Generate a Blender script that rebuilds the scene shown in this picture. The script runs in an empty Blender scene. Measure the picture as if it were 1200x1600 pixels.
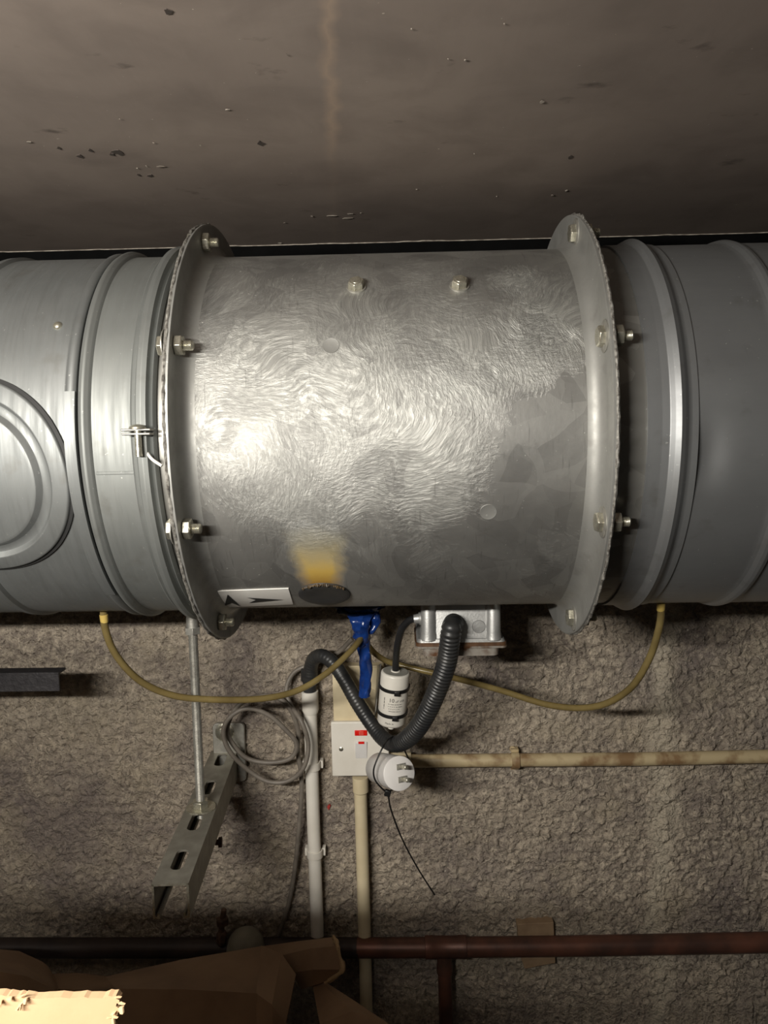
import bpy, math, random
import numpy as np
from mathutils import Vector, Matrix, Quaternion, noise
random.seed(7)
S = bpy.context.scene
COL = S.collection
PI = math.pi

# ------------------------------------------------------------------ camera
F = 1202.0                                   # focal length in pixels of a 1200 x 1600 frame
YAW, PITCH, ROLL = math.radians(1.4), math.radians(6.0), math.radians(1.11)
FW = Vector((-math.sin(YAW)*math.cos(PITCH), math.cos(YAW)*math.cos(PITCH), -math.sin(PITCH)))
R0 = Vector((math.cos(YAW), math.sin(YAW), 0)); U0 = R0.cross(FW)
RT = math.cos(ROLL)*R0 - math.sin(ROLL)*U0
UP = math.sin(ROLL)*R0 + math.cos(ROLL)*U0
cam = bpy.data.cameras.new('camera'); cam.sensor_fit = 'VERTICAL'
cam.sensor_height = 34.6; cam.lens = 34.6*F/1600; cam.clip_start = 0.01
co = bpy.data.objects.new('camera', cam); COL.objects.link(co)
co.matrix_world = Matrix((RT, UP, -FW)).transposed().to_4x4()
S.camera = co

# ------------------------------------------------------------------ light
S.view_settings.view_transform = 'Standard'; S.view_settings.look = 'None'
S.view_settings.gamma = 1; S.view_settings.use_curve_mapping = False
S.view_settings.exposure = 0.14
w = bpy.data.worlds.new('room_gloom'); S.world = w; w.use_nodes = True
w.node_tree.nodes['Background'].inputs[0].default_value = (1.0, 0.93, 0.82, 1)
w.node_tree.nodes['Background'].inputs[1].default_value = 0.020
# one horizontal batten lamp left of and just above the lens
ld = bpy.data.lights.new('batten_lamp', 'AREA'); ld.shape = 'RECTANGLE'; ld.size = 0.50; ld.size_y = 0.028
ld.energy = 15.5; ld.color = (1.0, 0.955, 0.875)
lo = bpy.data.objects.new('batten_lamp', ld); COL.objects.link(lo); lo.location = (-0.47, -0.12, 0.10)
lo.matrix_world = Matrix((Vector((1, 0.0, 0)), Vector((0, 0.12, 1)).normalized(), -Vector((0, 1, -0.12)).normalized())).transposed().to_4x4(); lo.location = (-0.47, -0.12, 0.10)

# ------------------------------------------------------------------ pixel -> place helpers
def ray(x, y): return FW + RT*((x-600)/F) + UP*((800-y)/F)
def P(x, y, Y): d = ray(x, y); return d*(Y/d.y)
def PZ(x, y, z): d = ray(x, y); return d*(z/d.z)
YC, ZC, RF = 0.904, -0.003, 0.2              # duct run: axis along X
def CYL(x, y, R=RF):
    d = ray(x, y); a = d.y*d.y+d.z*d.z; b = d.y*YC+d.z*ZC; c = YC*YC+ZC*ZC-R*R
    q = b*b-a*c
    t = (b-math.sqrt(q))/a if q > 0 else b/a
    return d*t
def CX(x, y, R=RF): return CYL(x, y, R).x
def onc(X, th, R): return Vector((X, YC-R*math.cos(th), ZC+R*math.sin(th)))
def th_of(p): return math.atan2(p.z-ZC, YC-p.y)
WALL_Y = 1.165; CEIL_Z = 0.272

# ------------------------------------------------------------------ materials
MATS = {}
def nt_mat(name):
    m = bpy.data.materials.new(name); m.use_nodes = True
    nt = m.node_tree; b = nt.nodes['Principled BSDF']
    return m, nt, b
def nd(nt, kind, **kw):
    n = nt.nodes.new(kind)
    for k, v in kw.items():
        if k.startswith('i_'):
            key = k[2:]; key = int(key) if key.isdigit() else key.replace('_', ' ')
            n.inputs[key].default_value = v
        else: setattr(n, k, v)
    return n
def ramp(nt, fac, stops):
    r = nt.nodes.new('ShaderNodeValToRGB'); cr = r.color_ramp
    while len(cr.elements) < len(stops): cr.elements.new(0.5)
    for e, (p, c) in zip(cr.elements, stops):
        e.position = p; e.color = (c, c, c, 1) if isinstance(c, (int, float)) else (*c, 1)
    nt.links.new(fac, r.inputs[0]); return r.outputs[0]
def noi(nt, vec, scale, detail=4, rough=0.55, dist=0.0):
    n = nd(nt, 'ShaderNodeTexNoise', i_Scale=scale, i_Detail=detail, i_Roughness=rough, i_Distortion=dist)
    if vec is not None: nt.links.new(vec, n.inputs['Vector'])
    return n.outputs['Fac']
def mapp(nt, vec, scale=(1, 1, 1), rot=(0, 0, 0)):
    n = nd(nt, 'ShaderNodeMapping'); n.inputs['Scale'].default_value = scale; n.inputs['Rotation'].default_value = rot
    nt.links.new(vec, n.inputs['Vector']); return n.outputs[0]
def mix(nt, fac, a, b, mode='MIX'):
    n = nd(nt, 'ShaderNodeMix', data_type='RGBA', blend_type=mode)
    for s, v in ((n.inputs[0], fac), (n.inputs[6], a), (n.inputs[7], b)):
        if hasattr(v, 'links'): nt.links.new(v, s)
        elif isinstance(v, (int, float)): s.default_value = v
        else: s.default_value = (*v, 1)
    return n.outputs[2]
def mth(nt, op, a, b=0.0, c=None):
    n = nd(nt, 'ShaderNodeMath', operation=op)
    for i, v in enumerate((a, b, c)):
        if v is None: continue
        if hasattr(v, 'links'): nt.links.new(v, n.inputs[i])
        else: n.inputs[i].default_value = v
    return n.outputs[0]
def bump(nt, b, h, strength, dist=0.002):
    n = nd(nt, 'ShaderNodeBump', i_Strength=strength, i_Distance=dist)
    nt.links.new(h, n.inputs['Height']); nt.links.new(n.outputs[0], b.inputs['Normal']); return n
def objc(nt): return nd(nt, 'ShaderNodeTexCoord').outputs['Object']

def plain(name, c1, c2=None, rough=0.5, metal=0.0, scale=40, bstr=0.0, bscale=300, lo=0.35, hi=0.65, rlo=None, spec=0.5):
    m, nt, b = nt_mat(name); v = objc(nt)
    c2 = c2 or tuple(x*0.75 for x in c1)
    f = noi(nt, v, scale, 5)
    nt.links.new(ramp(nt, f, [(lo, c1), (hi, c2)]), b.inputs['Base Color'])
    b.inputs['Metallic'].default_value = metal; b.inputs['Roughness'].default_value = rough
    b.inputs['Specular IOR Level'].default_value = spec
    if rlo is not None: nt.links.new(ramp(nt, noi(nt, v, scale*1.7, 4), [(0.35, rlo), (0.65, rough)]), b.inputs['Roughness'])
    if bstr: bump(nt, b, noi(nt, v, bscale, 4), bstr)
    return m

def galv(name, ca, cb, metal=0.75, r0=0.32, r1=0.5, stretch=(6, 60, 60), spangle=0.0, bstr=0.12):
    m, nt, b = nt_mat(name); v = objc(nt)
    f = noi(nt, mapp(nt, v, stretch), 1.0, 6, 0.6)
    g = noi(nt, v, 9, 4)
    c = ramp(nt, g, [(0.3, ca), (0.7, cb)])
    c = mix(nt, ramp(nt, f, [(0.4, 0.0), (0.72, 0.35)]), c, tuple(x*0.72 for x in cb))
    if spangle:
        vo = nd(nt, 'ShaderNodeTexVoronoi', i_Scale=55.0); nt.links.new(v, vo.inputs['Vector'])
        sep = nd(nt, 'ShaderNodeSeparateColor'); nt.links.new(vo.outputs['Color'], sep.inputs[0])
        c = mix(nt, ramp(nt, sep.outputs[0], [(0.6, 0.0), (0.95, spangle)]), c, tuple(min(1, x*1.6) for x in cb))
    # small bright specks and dark dirt
    sp = noi(nt, v, 260, 2)
    c = mix(nt, ramp(nt, sp, [(0.72, 0.0), (0.78, 0.5)]), c, (0.75, 0.75, 0.72))
    c = mix(nt, ramp(nt, noi(nt, v, 30, 5), [(0.6, 0.0), (0.75, 0.35)]), c, (0.13, 0.12, 0.10))
    nt.links.new(c, b.inputs['Base Color'])
    b.inputs['Metallic'].default_value = metal
    nt.links.new(ramp(nt, f, [(0.3, r0), (0.7, r1)]), b.inputs['Roughness'])
    bump(nt, b, f, bstr, 0.001)
    return m

def casing_mat():
    m, nt, b = nt_mat('galvanised_smeared'); v = objc(nt)
    sep = nd(nt, 'ShaderNodeSeparateXYZ'); nt.links.new(v, sep.inputs[0])
    X = sep.outputs[0]
    th = mth(nt, 'ARCTAN2', sep.outputs[2], mth(nt, 'MULTIPLY', sep.outputs[1], -1.0))
    s = mth(nt, 'MULTIPLY', th, RF)                         # metres of arc, up positive
    cv = nd(nt, 'ShaderNodeCombineXYZ'); nt.links.new(X, cv.inputs[0]); nt.links.new(s, cv.inputs[1]); uv = cv.outputs[0]
    # warp for the swirls of the wiping hand
    wn = nd(nt, 'ShaderNodeTexNoise', i_Scale=7.0, i_Detail=2.0); nt.links.new(uv, wn.inputs['Vector'])
    vm = nd(nt, 'ShaderNodeVectorMath', operation='MULTIPLY_ADD'); nt.links.new(wn.outputs['Color'], vm.inputs[0])
    vm.inputs[1].default_value = (0.12, 0.12, 0); nt.links.new(uv, vm.inputs[2]); wv = vm.outputs[0]
    s1 = noi(nt, mapp(nt, wv, (300, 105, 1), (0, 0, 0.75)), 1.0, 6, 0.66, 0.3)
    s2 = noi(nt, mapp(nt, wv, (115, 320, 1), (0, 0, 0.3)), 1.0, 6, 0.66, 0.3)
    msk = noi(nt, uv, 8, 3)
    st = mix(nt, ramp(nt, msk, [(0.42, 0.0), (0.58, 1.0)]), s1, s2)
    # where the hand smeared the zinc: a broad fan in the middle and a rough patch by the right flange
    def blob(px, py, rx, ry):
        p = CYL(px, py, RF); x0, s0 = p.x-FANX, RF*th_of(p)
        a = mth(nt, 'POWER', mth(nt, 'MULTIPLY', mth(nt, 'SUBTRACT', X, x0), 1/rx), 2.0)
        q = mth(nt, 'POWER', mth(nt, 'MULTIPLY', mth(nt, 'SUBTRACT', s, s0), 1/ry), 2.0)
        return mth(nt, 'EXPONENT', mth(nt, 'MULTIPLY', mth(nt, 'ADD', a, q), -1.0))
    field = blob(520, 600, 0.13, 0.105)
    for b_ in ((400, 560, 0.05, 0.06), (650, 690, 0.07, 0.06), (470, 800, 0.05, 0.035), (720, 560, 0.05, 0.055), (330, 650, 0.03, 0.05)):
        field = mth(nt, 'MAXIMUM', field, blob(*b_))
    rough = mth(nt, 'MAXIMUM', blob(850, 510, 0.042, 0.055), blob(815, 440, 0.025, 0.03))
    field = mth(nt, 'MAXIMUM', field, mth(nt, 'MULTIPLY', rough, 1.15))
    field = mth(nt, 'SUBTRACT', field, mth(nt, 'MULTIPLY', blob(890, 700, 0.055, 0.075), 0.5))
    area = mth(nt, 'ADD', field, mth(nt, 'ADD', mth(nt, 'MULTIPLY', mth(nt, 'SUBTRACT', noi(nt, wv, 13, 5, 0.62), 0.5), 1.5), mth(nt, 'MULTIPLY', mth(nt, 'SUBTRACT', st, 0.5), 1.0)))
    am = ramp(nt, area, [(0.10, 0.05), (0.45, 0.55), (0.95, 1.0)])
    g = noi(nt, uv, 12, 4)
    c = ramp(nt, g, [(0.3, (0.40, 0.395, 0.375)), (0.7, (0.25, 0.247, 0.236))])
    c = mix(nt, mth(nt, 'MULTIPLY', am, 0.5), c, (0.46, 0.462, 0.435))
    c = mix(nt, mth(nt, 'MULTIPLY', am, ramp(nt, st, [(0.45, 0.0), (0.68, 0.7)])), c, (0.76, 0.76, 0.72))
    vo = nd(nt, 'ShaderNodeTexVoronoi', i_Scale=34.0); nt.links.new(wv, vo.inputs['Vector'])
    sc = nd(nt, 'ShaderNodeSeparateColor'); nt.links.new(vo.outputs['Color'], sc.inputs[0])
    c = mix(nt, ramp(nt, sc.outputs[0], [(0.5, 0.0), (0.9, 0.38)]), c, (0.20, 0.196, 0.188))
    vq = nd(nt, 'ShaderNodeTexVoronoi', i_Scale=24.0); nt.links.new(wv, vq.inputs['Vector'])
    sq = nd(nt, 'ShaderNodeSeparateColor'); nt.links.new(vq.outputs['Color'], sq.inputs[0])
    c = mix(nt, mth(nt, 'MULTIPLY', mth(nt, 'SUBTRACT', 1.0, am), ramp(nt, sq.outputs[1], [(0.62, 0.0), (0.9, 0.28)])), c, (0.52, 0.515, 0.49))
    sc2 = noi(nt, mapp(nt, uv, (330, 26, 1), (0, 0, 0.6)), 1.0, 4, 0.6)
    c = mix(nt, ramp(nt, sc2, [(0.60, 0.0), (0.72, 0.45)]), c, (0.14, 0.138, 0.13))
    sp = noi(nt, uv, 300, 2)
    c = mix(nt, ramp(nt, sp, [(0.71, 0.0), (0.76, 0.7)]), c, (0.9, 0.9, 0.85))
    dk = noi(nt, uv, 26, 6, 0.65)
    c = mix(nt, ramp(nt, dk, [(0.60, 0.0), (0.74, 0.5)]), c, (0.15, 0.15, 0.14))
    # yellow resin stain rising from the rubber bung
    bx, bs = STAIN
    dx = mth(nt, 'ABSOLUTE', mth(nt, 'SUBTRACT', X, bx))
    up = mth(nt, 'SUBTRACT', s, bs)
    wd = mth(nt, 'ADD', 0.0215, mth(nt, 'MULTIPLY', up, 0.14))
    jn = mth(nt, 'MULTIPLY', mth(nt, 'SUBTRACT', noi(nt, uv, 60, 4), 0.5), 0.014)
    side = ramp(nt, mth(nt, 'SUBTRACT', wd, mth(nt, 'ADD', dx, jn)), [(0.0, 0.0), (0.006, 0.45), (0.016, 1.0)])
    fade = ramp(nt, mth(nt, 'ADD', up, jn), [(0.0, 1.0), (0.045, 0.85), (0.10, 0.0)])
    stn = mix(nt, 1.0, side, fade, 'MULTIPLY')
    ycol = ramp(nt, mth(nt, 'ADD', up, jn), [(0.0, (0.06, 0.03, 0.012)), (0.016, (0.34, 0.17, 0.016)), (0.04, (0.62, 0.40, 0.055)), (0.085, (0.60, 0.50, 0.20))])
    c = mix(nt, stn, c, ycol)
    nt.links.new(c, b.inputs['Base Color'])
    nt.links.new(ramp(nt, stn, [(0.0, 0.84), (1.0, 0.10)]), b.inputs['Metallic'])
    rr = ramp(nt, st, [(0.35, 0.68), (0.68, 0.55)])
    nt.links.new(mix(nt, am, (0.52, 0.52, 0.52), rr), b.inputs['Roughness'])
    h = mth(nt, 'MULTIPLY', st, mth(nt, 'MULTIPLY', am, mth(nt, 'ADD', 0.65, mth(nt, 'MULTIPLY', rough, 1.1))))
    h2 = mth(nt, 'ADD', h, mth(nt, 'MULTIPLY', noi(nt, uv, 90, 3), 0.12))
    bump(nt, b, h2, 0.75, 0.0019)
    return m

def wall_mat():
    m, nt, b = nt_mat('sprayed_roughcast'); v = objc(nt)
    a = noi(nt, v, 7, 4); f = noi(nt, v, 85, 6, 0.7); g = noi(nt, v, 190, 3, 0.6)
    c = ramp(nt, a, [(0.32, (0.270, 0.225, 0.190)), (0.68, (0.480, 0.405, 0.315))])
    c = mix(nt, ramp(nt, f, [(0.44, 0.0), (0.64, 0.85)]), c, (0.74, 0.635, 0.50))
    c = mix(nt, ramp(nt, g, [(0.34, 0.6), (0.43, 0.0)]), c, (0.11, 0.09, 0.076))
    p = noi(nt, v, 5.5, 5, 0.6)
    c = mix(nt, ramp(nt, p, [(0.48, 0.0), (0.64, 0.6)]), c, (0.195, 0.160, 0.156))
    c = mix(nt, ramp(nt, noi(nt, v, 9.0, 4, 0.6), [(0.52, 0.0), (0.68, 0.45)]), c, (0.58, 0.49, 0.35))
    # pale lime run down the wall
    sep = nd(nt, 'ShaderNodeSeparateXYZ'); nt.links.new(v, sep.inputs[0])
    d = mth(nt, 'ABSOLUTE', mth(nt, 'SUBTRACT', mth(nt, 'ADD', sep.outputs[0], mth(nt, 'MULTIPLY', mth(nt, 'SUBTRACT', noi(nt, v, 9, 4), 0.5), 0.10)), PALE_X))
    c = mix(nt, ramp(nt, d, [(0.006, 0.7), (0.028, 0.0)]), c, (0.68, 0.60, 0.47))
    c = mix(nt, ramp(nt, noi(nt, v, 130, 2), [(0.70, 0.0), (0.76, 0.7)]), c, (0.78, 0.70, 0.58))
    nt.links.new(c, b.inputs['Base Color']); b.inputs['Roughness'].default_value = 0.36
    b.inputs['Specular IOR Level'].default_value = 0.5
    bump(nt, b, mth(nt, 'ADD', f, mth(nt, 'MULTIPLY', g, 0.9)), 1.0, 0.009)
    return m

def ceil_mat():
    m, nt, b = nt_mat('brown_painted_board'); v = objc(nt)
    a = noi(nt, v, 5, 5)
    c = ramp(nt, a, [(0.3, (0.225, 0.185, 0.160)), (0.7, (0.290, 0.240, 0.205))])
    gr = noi(nt, mapp(nt, v, (230, 14, 1)), 1.0, 3)
    c = mix(nt, ramp(nt, gr, [(0.5, 0.0), (0.75, 0.10)]), c, (0.32, 0.27, 0.23))
    c = mix(nt, ramp(nt, noi(nt, v, 11, 5, 0.6, 0.5), [(0.45, 0.0), (0.7, 0.45)]), c, (0.15, 0.122, 0.105))
    dkn = noi(nt, mapp(nt, v, (16, 22, 1)), 1.0, 5)
    c = mix(nt, ramp(nt, dkn, [(0.66, 0.0), (0.76, 0.8)]), c, (0.05, 0.04, 0.034))
    sp = noi(nt, v, 190, 2)
    c = mix(nt, ramp(nt, sp, [(0.765, 0.0), (0.785, 0.9)]), c, (0.6, 0.53, 0.44))
    sep = nd(nt, 'ShaderNodeSeparateXYZ'); nt.links.new(v, sep.inputs[0])
    jn = mth(nt, 'MULTIPLY', mth(nt, 'SUBTRACT', noi(nt, v, 24, 3), 0.5), 0.022)
    xl = mth(nt, 'ADD', DRIP[0], mth(nt, 'MULTIPLY', mth(nt, 'SUBTRACT', sep.outputs[1], DRIP[1]), DRIP[2]))
    d = mth(nt, 'ABSOLUTE', mth(nt, 'SUBTRACT', mth(nt, 'ADD', sep.outputs[0], jn), xl))
    run = ramp(nt, d, [(0.0018, 0.65), (0.0055, 0.0)])
    run = mix(nt, 1.0, run, ramp(nt, sep.outputs[1], [(0.72, 1.0), (0.82, 0.15)]), 'MULTIPLY')
    c = mix(nt, run, c, (0.42, 0.315, 0.235))
    nt.links.new(c, b.inputs['Base Color']); b.inputs['Roughness'].default_value = 0.55
    b.inputs['Specular IOR Level'].default_value = 0.35
    bump(nt, b, mth(nt, 'ADD', mth(nt, 'MULTIPLY', gr, 0.25), a), 0.12, 0.002)
    return m

# ------------------------------------------------------------------ mesh builder
class MB:
    def __init__(s): s.v = []; s.f = []
    def add(s, vs, fs):
        o = len(s.v); s.v += [Vector(p) for p in vs]; s.f += [tuple(i+o for i in f) for f in fs]; return s
    def box(s, c, size, M=None):
        c = Vector(c); h = Vector(size)*0.5
        vs = [Vector((x*h.x, y*h.y, z*h.z)) for x in (-1, 1) for y in (-1, 1) for z in (-1, 1)]
        if M is not None: vs = [M @ p for p in vs]
        return s.add([p+c for p in vs], [(0,1,3,2),(4,6,7,5),(0,4,5,1),(2,3,7,6),(0,2,6,4),(1,5,7,3)])
    def rings(s, R, closed=True, cap=True):
        n = len(R[0]); vs = [p for r in R for p in r]; fs = []
        for i in range(len(R)-1):
            for j in range(n if closed else n-1):
                k = (j+1) % n
                fs.append((i*n+j, i*n+k, (i+1)*n+k, (i+1)*n+j))
        if cap: fs.append(tuple(reversed(range(n)))); fs.append(tuple((len(R)-1)*n+j for j in range(n)))
        return s.add(vs, fs)
    def lathe(s, o, ax, prof, n=24, cap=True, ph=0.0, jit=None):
        o = Vector(o); ax = Vector(ax).normalized(); a = ax.orthogonal().normalized(); b = ax.cross(a)
        R = []
        for t, r in prof:
            R.append([o+ax*t+(a*math.cos(2*PI*j/n+ph)+b*math.sin(2*PI*j/n+ph))*r for j in range(n)])
        return s.rings(R, True, cap)
    def cyl(s, p0, p1, r0, r1=None, n=20, ph=0.0):
        p0 = Vector(p0); p1 = Vector(p1)
        return s.lathe(p0, p1-p0, [(0, r0), ((p1-p0).length, r0 if r1 is None else r1)], n, True, ph)
    def tube(s, pts, r, n=12):
        pts = [Vector(p) for p in pts]; R = []
        t = (pts[1]-pts[0]).normalized(); a = t.orthogonal().normalized()
        for i, p in enumerate(pts):
            t2 = (pts[min(i+1, len(pts)-1)]-pts[max(i-1, 0)])
            if t2.length < 1e-9: t2 = t
            t2.normalize(); a = t.rotation_difference(t2) @ a; t = t2
            b = t.cross(a); rr = r[i] if isinstance(r, (list, tuple)) else r
            R.append([p+(a*math.cos(2*PI*j/n)+b*math.sin(2*PI*j/n))*rr for j in range(n)])
        return s.rings(R)
    def xring(s, prof, n=160, cap=False, jit=0.0, axis=(YC, ZC)):       # revolve (x, r) about the duct axis
        R = []; q = [prof[0]]
        for (xa_, ra_), (xb_, rb_) in zip(prof, prof[1:]):
            l_ = math.hypot(xb_-xa_, rb_-ra_)
            if l_ > 0.004:
                for u_ in (0.0007/l_, 1-0.0007/l_): q.append((xa_+(xb_-xa_)*u_, ra_+(rb_-ra_)*u_))
            q.append((xb_, rb_))
        prof = q
        for x, r in prof:
            R.append([Vector((x, axis[0]-(r)*math.cos(2*PI*j/n), axis[1]+(r)*math.sin(2*PI*j/n))) for j in range(n)])
        if jit:
            for row in R:
                for j in range(n): row[j] += Vector((random.uniform(-jit, jit)*0.5, 0, 0)) + (Vector((0, row[j].y-axis[0], row[j].z-axis[1])).normalized()*random.uniform(-jit, jit))
        return s.rings(R, True, cap)
    def slab(s, poly, d):                                                # polygon pushed through by vector d
        n = len(poly); d = Vector(d); vs = [Vector(p) for p in poly]; vs += [p+d for p in vs]
        return s.add(vs, [tuple(range(n)), tuple(reversed(range(n, 2*n)))] + [(i, (i+1) % n, (i+1) % n+n, i+n) for i in range(n)])

def spline(pts, step=0.006):
    pts = [Vector(p) for p in pts]; Q = [pts[0]*2-pts[1]]+pts+[pts[-1]*2-pts[-2]]; out = []
    for i in range(1, len(Q)-2):
        a, b, c, d = Q[i-1:i+3]; k = max(2, int((c-b).length/step))
        for j in range(k):
            t = j/k
            out.append(0.5*((2*b)+(c-a)*t+(2*a-5*b+4*c-d)*t*t+(3*b-a-3*c+d)*t**3))
    out.append(pts[-1])
    # even spacing
    L = [0]
    for p, q in zip(out, out[1:]): L.append(L[-1]+(q-p).length)
    n = max(2, int(L[-1]/step)); res = []; k = 0
    for i in range(n+1):
        t = L[-1]*i/n
        while k < len(L)-2 and L[k+1] < t: k += 1
        u = (t-L[k])/max(1e-9, L[k+1]-L[k]); res.append(out[k].lerp(out[k+1], min(1, u)))
    return res

WM = {}
def link(o, M, parent=None):
    COL.objects.link(o); WM[o] = M
    if parent is not None:
        o.parent = parent; o.matrix_parent_inverse = WM[parent].inverted()
    o.matrix_basis = M
    return o
def obj(name, mb, mat, parent=None, bevel=0, sharp=35, smooth=True, M=None, center=True):
    me = bpy.data.meshes.new(name); vs = mb.v
    if M is None and center:
        lo_ = Vector([min(p[i] for p in vs) for i in range(3)]); hi_ = Vector([max(p[i] for p in vs) for i in range(3)])
        c = (lo_+hi_)/2
    else: c = Vector((0, 0, 0))
    me.from_pydata([p-c for p in vs], [], mb.f); me.validate()
    import bmesh
    bm = bmesh.new(); bm.from_mesh(me); bmesh.ops.recalc_face_normals(bm, faces=bm.faces); bm.to_mesh(me); bm.free()
    if smooth: me.shade_smooth(); me.set_sharp_from_angle(angle=math.radians(sharp))
    me.materials.append(mat)
    o = bpy.data.objects.new(name, me)
    link(o, M if M is not None else Matrix.Translation(c), parent)
    if bevel:
        b = o.modifiers.new('bevel', 'BEVEL'); b.width = bevel; b.segments = 2; b.limit_method = 'ANGLE'; b.angle_limit = math.radians(40)
    return o
def tag(o, label, cat, group=None):
    o['label'] = label; o['category'] = cat
    if group: o['group'] = group
    return o
def thing(name, loc, label, cat, group=None):
    o = bpy.data.objects.new(name, None); o.empty_display_size = 0.02
    link(o, Matrix.Translation(Vector(loc)), None); return tag(o, label, cat, group)
def struct(o): o['kind'] = 'structure'; return o

# constants needed by the materials
fan_l = CX(258, 660, 0.234); fan_r = CX(964, 650, 0.234)
FANX = (fan_l+fan_r)/2
bung = CYL(507, 928, RF)
STAIN = (bung.x-FANX, RF*th_of(bung)+0.006)
PALE_X = P(1030, 1350, WALL_Y).x
_d0 = PZ(513, 0, CEIL_Z); _d1 = PZ(519, 270, CEIL_Z)
DRIP = (_d0.x, _d0.y, (_d1.x-_d0.x)/(_d1.y-_d0.y))

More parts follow.
